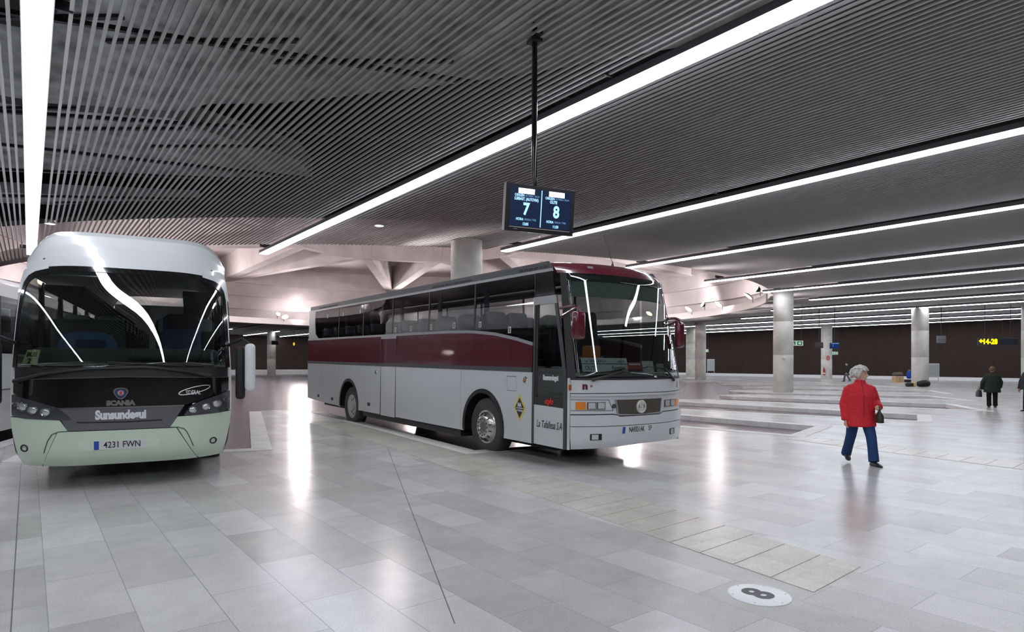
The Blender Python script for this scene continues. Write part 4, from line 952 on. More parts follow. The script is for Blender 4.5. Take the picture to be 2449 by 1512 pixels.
xf(MB().prism([(-.04, 1.5), (-2.5, 1.5), (-2.4, 3.2), (-.15, 3.2)], 0, .02), lambda u, z, t: (u, t + (z - 1.5) * .2, z)).build('windscreen', G_FRONT, t0)
for s in (2.6, 8.8):
    wheel(t0, (-.2, s, .5), 1, .5, False); wheel(t0, (-2.35, s, .5), -1, .5, False)
seats(t0, [2.2 + i * .9 for i in range(10)], (-.4, -.9, -1.7, -2.15), 1.2)

# ================================================================== hanging departure display
d = ray(1291, 503); d = d / (d.x * sin(TH) + d.y * cos(TH)) * 8.38; C = Vector((d.x, d.y, EYE + d.z))
wdir = Vector((1.0, -.25, 0)).normalized(); nrm = Vector((wdir.y, -wdir.x, 0))
if nrm.dot(C.xy.to_3d()) > 0: nrm = -nrm
rz = math.atan2(wdir.y, wdir.x)
tv = thing('departure_display', 'black departure display reading 7 and 8 hanging on a pole from the slats', 'display', C, (0, 0, rz))
# local axes: x along the screen, -y towards the viewer, z up; the screen leans forward
TM = Matrix.Rotation(radians(7), 4, 'X')
def tl(mb): mb.v = [tuple(TM @ Vector(p)) for p in mb.v]; return mb
WX, WZ = 1.03, .615
bz = tl(MB().rbox((0, 0, 0), (WX, .05, WZ), .006)).build('casing', mat('display_casing', (.010, .010, .013), .35), tv)
tl(MB().box((-WX / 2 - .006, .0, 0), (.012, .055, WZ))).build('casing_side', mat('grey_casing_edge', (.4, .39, .37), .4, .4), tv)
M_SCR = mat('lit_screen_navy', (.004, .006, .015), .15, emit=(.02, .045, .13), estr=.55)
sc_ = tl(MB().box((.0, -.025, .015), (.90, .004, .50))).build('screen', M_SCR, tv)
tl(MB().box((0, -.030, -.252), (.90, .012, .010))).build('screen_ledge', M_STEEL, tv)
M_SCT = mat('lit_screen_text', (.3, .5, .7), .4, emit=(.38, .74, 1.0), estr=1.7)
M_SCW = mat('lit_screen_white', (1, 1, 1), .4, emit=(.9, .95, 1.0), estr=3.2)
M_SCB = mat('lit_screen_dim', (.1, .2, .3), .4, emit=(.16, .34, .62), estr=1.6)
def tvtext(s, x, z, size, m, bold=.0, xs=1., al='CENTER'):
    tm = text_mb(s, size, al, bold=bold, xs=xs); xf(tm, lambda a, b, c: tuple(TM @ Vector((x + a, -.0285, z + b)))).build('lettering', m, sc_)
tl(MB().box((0.005, -.0285, .012), (.012, .002, .485))).build('screen_divider', M_SCT, sc_)
for x, s1, nr, hr, xo in ((-.215, 'S.SEBAST. (AUTOVIA)', '7', '12:05', 0), (.235, 'OLITE', '8', '11:50', -.05)):
    tl(MB().box((x - .005, -.0285, .222), (.235, .002, .068))).build('operator_panel', M_SCW, sc_)
    tvtext('ORIGEN', x - .105, .163, .047, M_SCT, .0015, .80); tvtext('/ JATORRIA / FROM', x + .075, .163, .036, M_SCB, .0, .72)
    tvtext(s1, x + xo, .117, .052, M_SCT, .002, .72 if len(s1) > 8 else .8)
    tvtext(nr, x, -.015, .215, M_SCT, .008, .85)
    tvtext('HORA', x - .09, -.145, .047, M_SCT, .0015, .80); tvtext('/ ORDUA / TIME', x + .06, -.145, .036, M_SCB, .0, .75)
    tvtext(hr, x, -.205, .050, M_SCT, .002, .8)
tm = text_mb('conda', .04, xs=1.); xf(tm, lambda a, b, c: tuple(TM @ Vector((-.215 + a, -.0302, .228 + b)))).build('lettering', mat('screen_logo_ink', (.05, .1, .4), .4), sc_)
tl(MB().box((-.36, -.0255, -.275), (.06, .002, .008))).build('maker_mark', P_LTRIM, tv)
P_POLE = mat('black_pole', (.012, .012, .014), .12, .3, coat=.5)
MB().rbox((-.05, .07, (6.15 - C.z + .1) / 2 + .05), (.062, .062, 6.15 - C.z + .05), .012).build('pole', P_POLE, tv, smooth=40)
MB().rbox((-.05, .07, .1), (.3, .05, .36), .01).build('mount_plate', M_BLACK, tv)
MB().rbox((-.05, .07, 6.02 - C.z), (.17, .17, .05), .01).rbox((-.05, .07, 6.08 - C.z), (.11, .30, .05), .01).build('ceiling_clamp', M_BLACK, tv)
# ================================================================== people
S_SKIN = mat('skin', (.60, .38, .28), .5, noise=(18, .08))
S_EYE = mat('eye_dark', (.02, .015, .012), .2)
def cloth(name, col, rough=.85, quilt=None):
    m = mat(name, col, rough, noise=(30, .14), spec=.25)
    if quilt:
        nt = m.node_tree; b = nt.nodes['Principled BSDF']; tc = nt.nodes.new('ShaderNodeTexCoord'); w = nt.nodes.new('ShaderNodeTexNoise')
        mp = nt.nodes.new('ShaderNodeMapping'); mp.inputs['Scale'].default_value = (9, 9, 22); w.inputs['Scale'].default_value = 1.0; w.inputs['Detail'].default_value = 2
        bp = nt.nodes.new('ShaderNodeBump'); bp.inputs['Strength'].default_value = quilt; bp.inputs['Distance'].default_value = .02
        nt.links.new(tc.outputs['Object'], mp.inputs['Vector']); nt.links.new(mp.outputs[0], w.inputs['Vector']); nt.links.new(w.outputs['Fac'], bp.inputs['Height']); nt.links.new(bp.outputs['Normal'], b.inputs['Normal'])
    return m
def fuse(o, vox, smooth=2):
    r = o.modifiers.new('fuse', 'REMESH'); r.mode = 'VOXEL'; r.voxel_size = vox; r.use_smooth_shade = True
    s = o.modifiers.new('soften', 'SMOOTH'); s.iterations = smooth; s.factor = .5
def loft(mb, rings, n=24, power=2.3):
    """rings: (z, cx, cy, rx, ry)"""
    vs = []
    for z, cx, cy, rx, ry in rings:
        for k in range(n):
            a = 2 * pi * k / n; c, s = cos(a), sin(a)
            vs.append((cx + rx * math.copysign(abs(c) ** (2 / power), c), cy + ry * math.copysign(abs(s) ** (2 / power), s), z))
    fs = [(i * n + k, i * n + (k + 1) % n, (i + 1) * n + (k + 1) % n, (i + 1) * n + k) for i in range(len(rings) - 1) for k in range(n)]
    fs += [tuple(range(n))[::-1], tuple((len(rings) - 1) * n + k for k in range(n))]
    return mb.add(vs, fs)
def hand(mb, wrist, d, palm, side, curl=.5, k=1.):
    """palm block, four bent fingers and a thumb; d = direction of the forearm, palm = palm normal"""
    d = Vector(d).normalized(); pn = Vector(palm); pn = (pn - d * pn.dot(d)).normalized(); sx = d.cross(pn).normalized() * side
    w = Vector(wrist); R = Matrix((sx, d, pn)).transposed()
    mb.ball(w + d * .045 * k, (.040 * k, .052 * k, .017 * k), 14, 10, M=R)
    for i, (x, l) in enumerate(((-.030, .068), (-.010, .078), (.010, .073), (.029, .058))):
        p = w + d * .085 * k + sx * x * k; pts = [p]; a = 0
        for j, f in enumerate((.42, .33, .25)):
            a += curl * (.6 + .2 * j); p = p + (d * cos(a) + pn * sin(a)) * l * f * k; pts.append(p)
        mb.tube(pts, [.0092 * k, .0090 * k, .0085 * k, .0072 * k], 8)
    t = w + d * .022 * k - sx * .034 * k
    mb.tube([t, t + (d * .75 - sx * .6 + pn * .35) * .032 * k, t + (d * 1.5 - sx * .65 + pn * 1.0) * .036 * k], [.0125 * k, .0105 * k, .0085 * k], 8)

def person(label, loc, facing, H, P, group=None):
    f = Vector((facing[0], facing[1], 0)).normalized(); rz = math.atan2(-f.x, f.y); k = H / 1.6
    J = dict(hipz=.82, rk=(.10, .04, .45), ra=(.11, .0, .085), lk=(-.10, .04, .45), la=(-.11, .0, .085), re=(.25, -.04, 1.02), rw=(.25, .04, .78), le=(-.25, -.04, 1.02), lw=(-.25, .04, .78),
             rtoe=(0, 1), ltoe=(0, 1), rheel=0, lheel=0, yaw=0, rd=None, ld=None, rc=.45, lc=.45)
    J.update(P); vox = J.get('vox', .0065)
    hs = J.get('hs', 1.06); HM = Matrix.Translation((0, J.get('hy', .015), 1.39)) @ Matrix.Rotation(J['yaw'], 4, 'Z') @ Matrix.Diagonal((hs, hs, hs * .97, 1)) @ Matrix.Translation((0, 0, -1.39))
    b = MB()
    h = MB()
    h.ball((0, .0, 1.497), (.073, .092, .104), 24, 18).ball((0, .028, 1.437), (.055, .062, .062), 20, 12).ball((0, .075, 1.408), (.022, .018, .016)).ball((0, .062, 1.455), (.050, .032, .040))
    h.tube([(0, .086, 1.505), (0, .103, 1.478), (0, .108, 1.464), (0, .094, 1.452)], [.009, .012, .015, .010], 10)
    h.ball((.010, .094, 1.458), (.009, .009, .007), 10, 8).ball((-.010, .094, 1.458), (.009, .009, .007), 10, 8)
    h.ball((0, .084, 1.434), (.022, .010, .0055), 12, 8).ball((0, .083, 1.424), (.019, .010, .006), 12, 8)
    h.ball((.028, .078, 1.515), (.022, .012, .007), 12, 8).ball((-.028, .078, 1.515), (.022, .012, .007), 12, 8)
    for s in (-1, 1): h.ball((s * .074, -.004, 1.475), (.010, .020, .030), 12, 8)
    h.v = [tuple(HM @ Vector(p)) for p in h.v]; b.add(h.v, h.f)
    b.tube([(0, -.01, 1.28), (0, .0, 1.36), (0, .012, 1.44)], [.062, .054, .054], 14)
    loft(b, [(.78, 0, 0, .15, .10), (.90, 0, 0, .155, .105), (1.05, 0, 0, .14, .095), (1.2, 0, 0, .15, .09), (1.28, 0, -.01, .12, .065), (1.335, 0, -.01, .06, .045)])
    hz = J['hipz']
    for s, kn, an in ((1, J['rk'], J['ra']), (-1, J['lk'], J['la'])): b.tube([(s * .085, 0, hz), kn, an], [.085, .055, .040], 12)
    for s, e, w, dd, cu in ((1, J['re'], J['rw'], J['rd'], J['rc']), (-1, J['le'], J['lw'], J['ld'], J['lc'])):
        b.tube([(s * .15, -.01, 1.262), e, w], [.042, .036, .027], 12)
        d = (Vector(w) - Vector(e)) if dd is None else Vector(dd)
        hand(b, w, d, J.get('rp' if s > 0 else 'lp', (-s, .1, 0)), s, cu)
    body = b.build('person', S_SKIN, smooth=True)
    fuse(body, vox)
    body.location = loc; body.rotation_euler = (0, 0, rz); body.scale = (k, k, k)
    tag(body, label, 'person', group)
    mb = MB()
    for s in (-1, 1): mb.ball(HM @ Vector((s * .029, .0835, 1.498)), (.0095, .008, .0055), 12, 8)
    mb.build('eye', S_EYE, body, smooth=True)
    # hair: a cap over the skull with a fringe and a nape
    hr = MB(); L = J.get('hair', .03)
    n, m_ = 30, 18; vs = []
    for i in range(m_ + 1):
        ph = pi * (.62 + .14 * 0) * i / m_
        for q in range(n):
            th = 2 * pi * q / n; fr = max(0, sin(th))            # fr: 1 towards the face
            lim = lerp(J.get('nape', .66), J.get('fringe', .30), fr ** .7) * pi
            a = lim * i / m_; wv = 1 + .03 * sin(9 * th + 3 * a) + .02 * sin(17 * th)
            r = 1 + (J.get('vol', .20)) * (1 - .45 * (a / lim) ** 4)
            vs.append(HM @ Vector((.073 * r * wv * sin(a) * cos(th), -.006 + .093 * r * wv * sin(a) * sin(th), 1.500 + .104 * (1 + J.get('vol', .2) * .55) * cos(a) * (1 if a < pi / 2 else 1.0 + L * 6))))
    hr.add(vs, [(i * n + q, (i + 1) * n + q, (i + 1) * n + (q + 1) % n, i * n + (q + 1) % n) for i in range(m_) for q in range(n)])
    ho = hr.build('hair', J['hairm'], body, smooth=True); so = ho.modifiers.new('thickness', 'SOLIDIFY'); so.thickness = .014; so.offset = -1
    if J.get('locks'):                            # separate locks brushed back from the forehead to the nape
        q = MB(); rnd = random.Random(3)
        for row in range(15):
            u = (row - 7) / 7; x0 = u * .062
            pts = []
            for t in range(7):
                w = t / 6; a = lerp(-1.02, 1.95, w)         # angle over the skull from the brow to the nape
                rx = x0 * (1 + .25 * sin(pi * w)); ry = .112 + .010 * rnd.random(); rz_ = .122 + .010 * rnd.random() - .03 * abs(u) ** 2
                pts.append((rx + .006 * rnd.uniform(-1, 1), -.004 - ry * sin(a), 1.495 + rz_ * cos(a) * (1 if cos(a) > 0 else .95)))
            pts.append((pts[-1][0] * 1.05, pts[-1][1] - .016, pts[-1][2] - .028))
            q.tube(pts, [.014, .020, .022, .021, .021, .020, .016, .005], 8)
        for sd in (-1, 1):
            for k2 in range(5):
                y0 = .055 - k2 * .026; q.tube([(sd * .055, y0, 1.585), (sd * .088, y0 - .012, 1.54), (sd * .092, y0 - .03, 1.49), (sd * .080, y0 - .055, 1.435 + .004 * k2)], [.016, .021, .020, .007], 8)
        q.v = [tuple(HM @ Vector(p)) for p in q.v]; q.build('hair_locks', J['hairm'], ho, smooth=True)
    # trousers
    tr = MB(); loft(tr, [(hz - .10, 0, 0, .155, .115), (hz + .04, 0, 0, .175, .125), (hz + .12, 0, 0, .165, .12)])
    tw = J.get('tw', 1.)
    for s, kn, an in ((1, J['rk'], J['ra']), (-1, J['lk'], J['la'])):
        kn = Vector(kn); an = Vector(an); hp = Vector((s * .085, 0, hz))
        tr.tube([hp, hp.lerp(kn, .5), kn, kn.lerp(an, .5), an + Vector((0, -.01, -.02))], [.098 * tw, .092 * tw, .080 * tw, .076 * tw, .080 * tw], 16)
    to = tr.build('trousers', J['trm'], body, smooth=True); fuse(to, max(.010, vox), 3)
    # shoes
    for s, an, toe, heel in ((1, J['ra'], J['rtoe'], J['rheel']), (-1, J['la'], J['ltoe'], J['lheel'])):
        t = Vector((toe[0], toe[1], 0)).normalized(); R = Matrix.Rotation(math.atan2(-t.x, t.y), 4, 'Z'); T = Matrix.Translation(Vector((an[0], an[1], an[2] - .085))) @ R @ Matrix.Translation((0, .13, 0)) @ Matrix.Rotation(-heel, 4, 'X') @ Matrix.Translation((0, -.13, 0))
        sb = MB(); loft2 = [(-.075, .030, .018, .026), (-.06, .038, .034, .052), (-.01, .040, .046, .066), (.05, .042, .040, .052), (.10, .046, .030, .038), (.15, .042, .024, .030), (.185, .022, .014, .020)]
        n = 16; vs = []
        for y, w, hh, top in loft2:
            for q in range(n):
                a = 2 * pi * q / n; vs.append(T @ Vector((w * cos(a), y, max(.004, top * .55 + hh * 1.1 * sin(a)))))
        fs = [(i * n + q, i * n + (q + 1) % n, (i + 1) * n + (q + 1) % n, (i + 1) * n + q) for i in range(len(loft2) - 1) for q in range(n)] + [tuple(range(n))[::-1], tuple((len(loft2) - 1) * n + q for q in range(n))]
        sb.add(vs, fs); sb.build('shoe', J['shm'], body, smooth=50)
    # jacket or coat
    j = MB(); st = J.get('stout', 1.); hem = J.get('hem', .62)
    loft(j, [(hem, 0, .01, .228 * st, .185 * st), (hem + .03, 0, .01, .234 * st, .19 * st), (lerp(hem, 1.0, .5), 0, .0, .226 * st, .172 * st), (1.0, 0, .005, .208 * st, .162 * st), (1.14, 0, .012, .207 * st, .160 * st), (1.24, 0, .0, .205 * st, .135 * st), (1.31, 0, -.012, .165, .10), (1.345, 0, -.008, .095, .078), (1.375, 0, .0, .080, .074), (1.40, 0, .006, .078, .074)], 32)
    for s, e, w in ((1, J['re'], J['rw']), (-1, J['le'], J['lw'])):
        e = Vector(e); w = Vector(w); sh = Vector((s * .160, -.012, 1.258)); q = w - (w - e).normalized() * J.get('cuff', -.02)
        j.ball(sh + Vector((-s * .015, 0, -.01)), (.082, .08, .075))
        j.tube([sh, sh.lerp(e, .35), sh.lerp(e, .7), e, e.lerp(q, .5), q], [.080 * J.get('slv', 1.), .079 * J.get('slv', 1.), .073 * J.get('slv', 1.), .070 * J.get('slv', 1.), .063 * J.get('slv', 1.), .058 * J.get('slv', 1.)], 16)
    jo = j.build(J.get('top', 'jacket'), J['jkm'], body, smooth=True); fuse(jo, max(.009, vox), 3)
    if J.get('zip'):
        z = MB(); pts = [(0, .166 * st, hem + .01), (0, .178 * st, lerp(hem, 1, .5)), (0, .170 * st, 1.0), (0, .172 * st, 1.14), (0, .137 * st, 1.24), (0, .088, 1.32), (0, .080, 1.39)]
        z.tube([(x, y - .003, zz) for x, y, zz in pts], .006, 6); z.build('zip', J['zipm'], jo, smooth=True)
    return body
RH = mat('grey_white_hair', (.62, .60, .55), .7, noise=(45, .40))
RED = cloth('red_quilted_cloth', (.64, .028, .042), .7, .8)
JEAN = cloth('blue_denim', (.022, .055, .15))
SHO = mat('black_leather', (.012, .012, .013), .4)
LADY = (11.07, 4.71, 0)
lady = person('grey haired woman in a red quilted jacket and blue jeans walking alone', LADY, (-.74, -.67), 1.607,
    dict(la=(-.12, .28, .085), lk=(-.115, .17, .46), ra=(.12, -.28, .125), rk=(.115, -.07, .45), rheel=.4, ltoe=(-.25, 1), rtoe=(.1, 1),
         re=(.238, -.03, .99), rw=(.238, .04, .735), le=(-.262, -.03, 1.01), lw=(-.225, .18, .955), ld=(.35, .8, .05), lp=(.6, -.2, -.6), lc=.85, yaw=radians(52), vox=.006,
         hairm=RH, trm=JEAN, shm=SHO, jkm=RED, stout=1.02, hem=.62, zip=True, zipm=mat('dark_red_zip', (.25, .01, .015), .5), slv=1.05, cuff=-.015, fringe=.27, nape=.68, vol=.10, locks=True, hs=1.08, hair=.03, tw=1.0))
def handbag(label, loc, rz, size, m, strap):
    t = thing('handbag', label, 'handbag', loc, (0, 0, rz))
    w, d, h = size; mb = MB(); loft(mb, [(-h, 0, 0, w * .42, d * .4), (-h * .97, 0, 0, w * .5, d * .55), (-h * .4, 0, 0, w * .5, d * .5), (-.02, 0, 0, w * .36, d * .22), (0, 0, 0, w * .33, d * .12)], 24, 3)
    mb.build('bag_body', m, t, smooth=50)
    MB().tube([(-w * .25, 0, -.02), (-w * .2, 0, strap * .6), (-w * .06, 0, strap), (w * .06, 0, strap), (w * .2, 0, strap * .6), (w * .25, 0, -.02)], .008, 8).build('strap', m, t, smooth=True)
    return t
fl_ = Vector((-.74, -.67)).normalized(); rr_ = Vector((fl_.y, -fl_.x))
bp_ = Vector(LADY[:2]) + rr_ * (-.205) + fl_ * .265
handbag('dark green handbag hanging from the hand of the woman in red', (bp_.x, bp_.y, .90), .5, (.27, .11, .19), mat('dark_green_leather', (.018, .026, .014), .4), .085)

BRN = mat('brown_hair', (.14, .075, .035), .75, noise=(50, .3)); GRY = mat('dark_grey_hair', (.22, .21, .20), .75, noise=(50, .3)); BLH = mat('black_hair', (.02, .018, .016), .7)
BTR = cloth('black_trousers', (.010, .010, .013)); GCO = cloth('dark_green_wool', (.020, .027, .021)); DJK = cloth('charcoal_jacket', (.022, .024, .028))
w2 = person('woman with brown hair in a dark green coat seen from behind', (29.47, 7.68, 0), (.93, .36), 1.57,
    dict(hairm=BRN, trm=BTR, shm=SHO, jkm=GCO, stout=1.18, hem=.60, vox=.011, top='coat', ra=(.10, .02, .085), la=(-.10, -.03, .085), re=(.27, .0, 1.0), rw=(.26, .12, .80), le=(-.30, -.02, 1.0), lw=(-.33, .05, .74), fringe=.36, nape=.66, vol=.32, slv=1.1))
handbag('black handbag held by the woman in the dark green coat', (29.36, 8.08, .70), .5, (.36, .16, .30), mat('black_bag_leather', (.008, .008, .012), .5), .10)
person('grey haired man in a dark jacket cut off at the right picture edge', (28.15, 6.24, 0), (-.85, .5), 1.72,
    dict(hairm=GRY, trm=BTR, shm=SHO, jkm=DJK, stout=1.12, hem=.72, vox=.011, re=(.28, .02, 1.0), rw=(.27, .10, .76), le=(-.28, .0, 1.0), lw=(-.27, .10, .76), fringe=.30, nape=.60, vol=.14, ra=(.11, .04, .085), la=(-.11, -.06, .085)))
person('person in dark jacket and grey trousers walking far behind the woman in red', (61.49, 27.32, 0), (-.4, .9), 1.78,
    dict(hairm=BLH, trm=cloth('grey_trousers', (.10, .10, .11)), shm=SHO, jkm=DJK, hem=.74, vox=.014, ra=(.10, .24, .085), rk=(.1, .18, .46), la=(-.10, -.24, .11), lk=(-.1, -.04, .45), lheel=.3, fringe=.30, nape=.6, vol=.12))
def sit_person():
    d = ray(2174, 900); d /= (d.x * sin(TH) + d.y * cos(TH)); p = d * 57.0
    b = person('person in a blue top half hidden behind the lit column with the bags', (p.x, p.y, -.36), (.75, -.6), 1.62,
        dict(hairm=BLH, trm=cloth('dark_blue_trousers', (.03, .04, .08)), shm=SHO, jkm=cloth('bright_blue_cloth', (.015, .07, .42)), hem=.76, vox=.014, hipz=.80,
             rk=(.11, .42, .84), ra=(.11, .44, .47), lk=(-.11, .42, .84), la=(-.11, .44, .47), re=(.24, .12, 1.05), rw=(.16, .34, .92), le=(-.24, .12, 1.05), lw=(-.16, .34, .92), fringe=.3, nape=.6, vol=.12))
    t = thing('suitcase', 'dark suitcase used as a seat behind the lit column', 'suitcase', (p.x - .05, p.y + .08, 0), (0, 0, .7))
    MB().rbox((0, 0, .15), (.36, .5, .26), .03).build('case', mat('dark_suitcase', (.02, .02, .03), .5), t, smooth=40)
    MB().tube([(-.1, -.26, .26), (-.1, -.29, .26), (.1, -.29, .26), (.1, -.26, .26)], .012, 8).build('handle', M_BLACK, t)
sit_person()

# ================================================================== luggage and small things on the far floor
def at_depth(px, py, dep):
    d = ray(px, py); d /= (d.x * sin(TH) + d.y * cos(TH)); p = d * dep; p.z += EYE; return p
p = at_depth(2208, 924, 45.9)
t = thing('duffel_bag', 'black duffel bag lying at the foot of the lit column', 'bag', (p.x, p.y, 0), (0, 0, -.66))
MB().tube([(-.42, 0, .22), (-.38, 0, .22), (-.2, 0, .23), (.2, 0, .25), (.40, 0, .23), (.44, 0, .22)], [.10, .19, .225, .235, .20, .10], 18).build('bag_body', mat('black_nylon', (.006, .006, .008), .6), t, smooth=True)
MB().tube([(-.2, -.1, .40), (-.16, -.12, .5), (.16, -.12, .5), (.2, -.1, .40)], .015, 8).build('strap', M_BLACK, t, smooth=True)
p = at_depth(2176, 924, 46.3)
t = thing('holdall', 'dark bag with a yellow end lying left of the black duffel bag', 'bag', (p.x, p.y, 0), (0, 0, -.66))
MB().rbox((-.02, 0, .15), (.52, .3, .28), .08).build('bag_body', mat('dark_brown_nylon', (.03, .02, .018), .6), t, smooth=40)
MB().rbox((.27, -.02, .17), (.14, .3, .32), .05).build('end_pocket', mat('yellow_cloth', (.65, .50, .12), .7), t, smooth=40)
p = at_depth(2147, 921, 57)
t = thing('cardboard_box', 'tan cardboard box on the far floor under a grey bundle', 'box', (p.x, p.y, 0), (0, 0, -.6))
MB().rbox((0, 0, .27), (.78, .5, .54), .01).build('carton', mat('tan_cardboard', (.50, .34, .17), .8), t)
MB().box((0, -.252, .27), (.07, .004, .54)).build('tape', mat('brown_tape', (.33, .2, .09), .4), t)
mb = MB(); mb.ball((0, 0, .72), (.52, .34, .16), 24, 12).ball((.14, 0, .84), (.30, .24, .12), 20, 10).ball((-.2, .02, .78), (.3, .26, .14), 20, 10)
o = mb.build('bundle', cloth('grey_brown_bundle', (.11, .095, .085)), smooth=True); o.location = (p.x, p.y, 0); o.rotation_euler = (0, 0, -.6); fuse(o, .03, 2)
tag(o, 'grey-brown bundle lying on top of the tan cardboard box', 'bundle')
def notice_stand(px, py, dep, w, h, z, lab, rz=-.66):
    p = at_depth(px, py, dep); t = thing('notice_board', lab, 'notice board', (p.x, p.y, 0), (0, 0, rz))
    MB().rbox((0, 0, z), (w, .16, h), .03).build('panel', mat('pale_grey_panel', (.45, .46, .48), .4), t, smooth=40)
    MB().box((0, -.085, z + .03), (w * .84, .01, h * .78)).build('notice_sheet', mat('notice_sheet_grey', (.36, .38, .40), .5), t)
    for s in (-1, 1): MB().tube([(s * w * .45, 0, 0), (s * w * .45, 0, z + h * .5)], .03, 8).build('leg', M_STEEL, t)
notice_stand(2229, 905, 56, 1.25, 1.25, 1.12, 'pale grey notice board on legs right of the lit column with the bags')
notice_stand(1700, 880, 84, 1.0, 1.6, 1.5, 'pale grey notice board on legs between the two pink-lit columns')

# ================================================================== hanging signs and displays far off
def hang(t, top, z0=0., r=.025, x=0.): MB().tube([(x, 0, z0), (x, 0, top)], r, 8).build('hanging_rod', M_RAIL, t)
M_GRN = mat('lit_green_sign', (.01, .16, .06), .4, emit=(.02, .30, .10), estr=.35); M_SGW = mat('lit_white_sign', (.7, .75, .7), .4, emit=(.85, .95, .85), estr=.55)
def exit_sign(px, py, dep, w, h, lab, both=True, rz=-.66):
    p = at_depth(px, py, dep); t = thing('exit_sign', lab, 'exit sign', p, (0, 0, rz))
    MB().box((0, 0, 0), (w, .06, h)).build('panel', M_SGW, t)
    for s in ((-1, 1) if both else (1,)):
        f = MB().box((s * w * .245, -.034, 0), (w * .40, .008, h * .78)).build('green_field', M_GRN, t)
        k = h * .3; c = s * w * .245
        if s > 0: q = [(c - k, -k * .35), (c, -k * .35), (c, -k), (c + k * 1.1, 0), (c, k), (c, k * .35), (c - k, k * .35)]
        else: q = [(c - k * .2, -k), (c + k * .2, -k * .3), (c + k * .8, -k), (c + k, -k * .7), (c + k * .35, .1 * k), (c + k * .5, k * .5), (c, k), (c - k * .8, k * .2), (c - k * .5, 0), (c - k * .1, .3 * k), (c - k * .3, -.2 * k), (c - k, -k * .7)]
        xf(MB().prism(q, 0, .006), lambda a, b, cc: (a, -.040 - cc, b)).build('pictogram', M_SGW, f)
    hang(t, 6.06 - p.z, h * .5, .015, -w * .4); hang(t, 6.06 - p.z, h * .5, .015, w * .4)
exit_sign(1904, 821, 46, 1.0, .36, 'white and green exit sign with a right arrow beside the large pink-lit column')
exit_sign(1995, 845, 72, .85, .32, 'small green exit sign right of the column with red marks')
exit_sign(1689, 839, 80, .55, .36, 'small green exit sign at the right edge of the slim pink-lit column', False)
def far_display(px, py, dep, w, h, lab, m, rz, lit=None):
    p = at_depth(px, py, dep); t = thing('departure_display', lab, 'display', p, (0, 0, rz))
    MB().rbox((0, 0, 0), (w, .12, h), .02).build('casing', m, t, smooth=40)
    s = MB().box((0, -.064, 0), (w * .9, .01, h * .86)).build('screen', lit or M_BLACK, t)
    if lit:
        tm = text_mb('1', h * .5); xf(tm, lambda a, b, c: (a - w * .2, -.071, b)).build('lettering', M_SCB, s)
        MB().box((0, -.071, h * .36), (w * .8, .004, h * .08)).build('heading_bar', M_SCB, s)
    hang(t, 6.06 - p.z, 0, .03)
M_DSC = mat('lit_blue_screen', (.003, .01, .04), .2, emit=(.01, .06, .26), estr=.55)
far_display(1996, 827, 49.5, .75, .48, 'small blue lit departure display right of the column with red marks', M_BLACK, -.66, M_DSC)
far_display(1959, 826, 50, .62, .46, 'dark departure display seen from its side left of the column with red marks', M_BLACK, 1.6)
far_display(2251, 812, 48, .72, .55, 'grey departure display seen obliquely right of the lit column with the bags', mat('grey_display_back', (.16, .165, .18), .4), 2.6)
far_display(658, 820, 84, .95, .55, 'dark departure display hanging far off above the white mirror', M_BLACK, -.66)
p = at_depth(2386, 818, 46)
t = thing('bay_direction_sign', 'dark hanging sign with yellow lit arrow and 14-28 at the far right', 'sign', p, (0, 0, -.66))
MB().rbox((0, 0, 0), (2.95, .14, .52), .02).build('panel', mat('slate_sign_panel', (.035, .04, .05), .4), t)
M_LED = mat('lit_yellow_letters', (1, .8, 0), .4, emit=(1., .72, .0), estr=3.2)
tm = text_mb('14-28', .52, bold=.02, xs=.9); xf(tm, lambda a, b, c: (a - .62, -.08, b)).build('lettering', M_LED, t)
xf(MB().prism([(-1.44, 0), (-1.26, .16), (-1.26, .06), (-1.12, .06), (-1.12, -.06), (-1.26, -.06), (-1.26, -.16)], 0, .01), lambda a, b, c: (a, -.072 - c, b + .06)).build('arrow', M_LED, t)
for x in (-.95, .95): hang(t, 6.06 - p.z, .26, .02, x)
p = at_depth(703, 823, 84)
t = thing('warning_lamp', 'small yellow lamp hanging far off left of the maroon coach', 'lamp', p)
MB().ball((0, 0, 0), (.12, .12, .22), 14, 10).build('lamp_body', mat('lit_yellow_lamp', (.8, .6, .02), .3, emit=(1, .75, .05), estr=1.2), t, smooth=True); hang(t, 6.06 - p.z, .2, .02)

# ================================================================== things fixed to the columns
def on_column(cx, cy, ang_off, z, r=.565):
    d = Vector((-cx, -cy)).normalized(); a = math.atan2(d.y, d.x) + ang_off
    return Vector((cx + r * cos(a), cy + r * sin(a), z)), a
p, a = on_column(35.79, 19.6, .05, 2.02)
t = thing('column_sensor', 'small white round sensor on the front of the large pink-lit column', 'sensor', p, (0, 0, a))
MB().ball((.05, 0, 0), (.07, .085, .085), 14, 10).build('dome', mat('sensor_white', (.7, .66, .6), .4), t, smooth=True); MB().box((.0, 0, 0), (.04, .12, .12)).build('base', M_STEEL, t)
p, a = on_column(57.0, 40.5, .5, 2.1)
t = thing('column_sensor', 'small round sensor on the slim pink-lit column behind', 'sensor', p, (0, 0, a))
MB().ball((.05, 0, 0), (.07, .09, .09), 14, 10).build('dome', MATS['sensor_white'], t, smooth=True); MB().box((.0, 0, 0), (.04, .12, .12)).build('base', M_STEEL, t)
p, a = on_column(70.2, 33.4, -.35, .35)
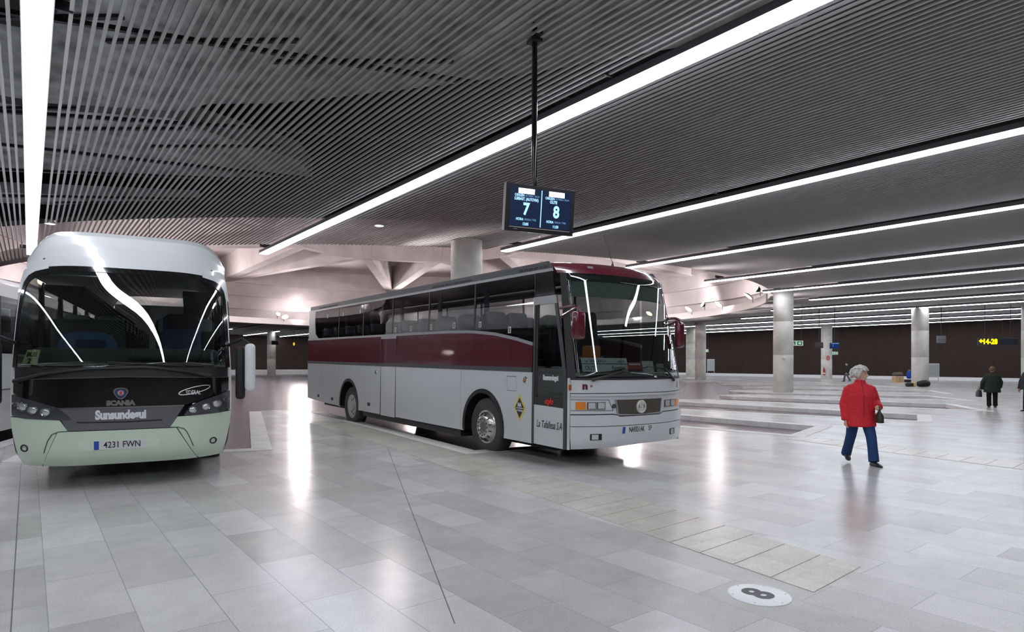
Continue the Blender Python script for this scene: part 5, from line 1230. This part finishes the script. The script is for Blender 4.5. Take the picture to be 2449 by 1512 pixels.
M_REDP = mat('extinguisher_red', (.45, .02, .02), .3)
t = thing('fire_extinguisher', 'red fire extinguisher at the foot of the column with red marks', 'fire extinguisher', p, (0, 0, a))
MB().lathe([(0, 0), (.10, .0), (.11, .03), (.11, .62), (.06, .72), (.035, .74), (.035, .80), (0, .80)], Matrix.Translation((.13, 0, .1)), n=20).build('cylinder', M_REDP, t, smooth=40)
MB().tube([(.13, 0, .90), (.2, .0, .95), (.27, 0, .85), (.27, 0, .45)], .02, 8).build('hose', M_BLACK, t, smooth=True); MB().box((.13, 0, .30), (.235, .235, .12)).build('label_band', M_WHT, t)
p, a = on_column(70.2, 33.4, .18, 2.3)
t = thing('column_number', 'red numeral 8 painted on the column behind the woman in red', 'sign', p, (0, 0, a + pi / 2))
RP = mat('red_paint', (.50, .05, .06), .6)
tm = text_mb('8', .78, bold=.01, ext=.004); R_ = .567
def curvec(x, y, z): return (R_ * sin(x / R_), -(R_ * cos(x / R_) - R_) - .012 + .0 * z if False else R_ - R_ * cos(x / R_) - .014 - z, y)
xf(tm, lambda x, y, z: curvec(x + .05, y, z)).build('numeral', RP, t)
tm = text_mb('r', .40, bold=.0, ext=.004); xf(tm, lambda x, y, z: curvec(x - .34, y, z)).build('letter', mat('faded_red_paint', (.48, .22, .18), .6), t)
# world and view
w = bpy.data.worlds.new('world'); SC.world = w; w.use_nodes = True
w.node_tree.nodes['Background'].inputs['Color'].default_value = (.6, .65, .75, 1); w.node_tree.nodes['Background'].inputs['Strength'].default_value = .02
SC.view_settings.view_transform = 'Standard'; SC.view_settings.look = 'None'; SC.view_settings.gamma = 1; SC.view_settings.use_curve_mapping = False
SC.view_settings.exposure = -.6
SC.cycles.max_bounces = 6; SC.cycles.diffuse_bounces = 3; SC.cycles.glossy_bounces = 3; SC.cycles.transparent_max_bounces = 10
SC.cycles.use_adaptive_sampling = True; SC.cycles.adaptive_threshold = .03; SC.cycles.use_light_tree = False
SC.cycles.use_denoising = True
SC.cycles.sample_clamp_indirect = 10
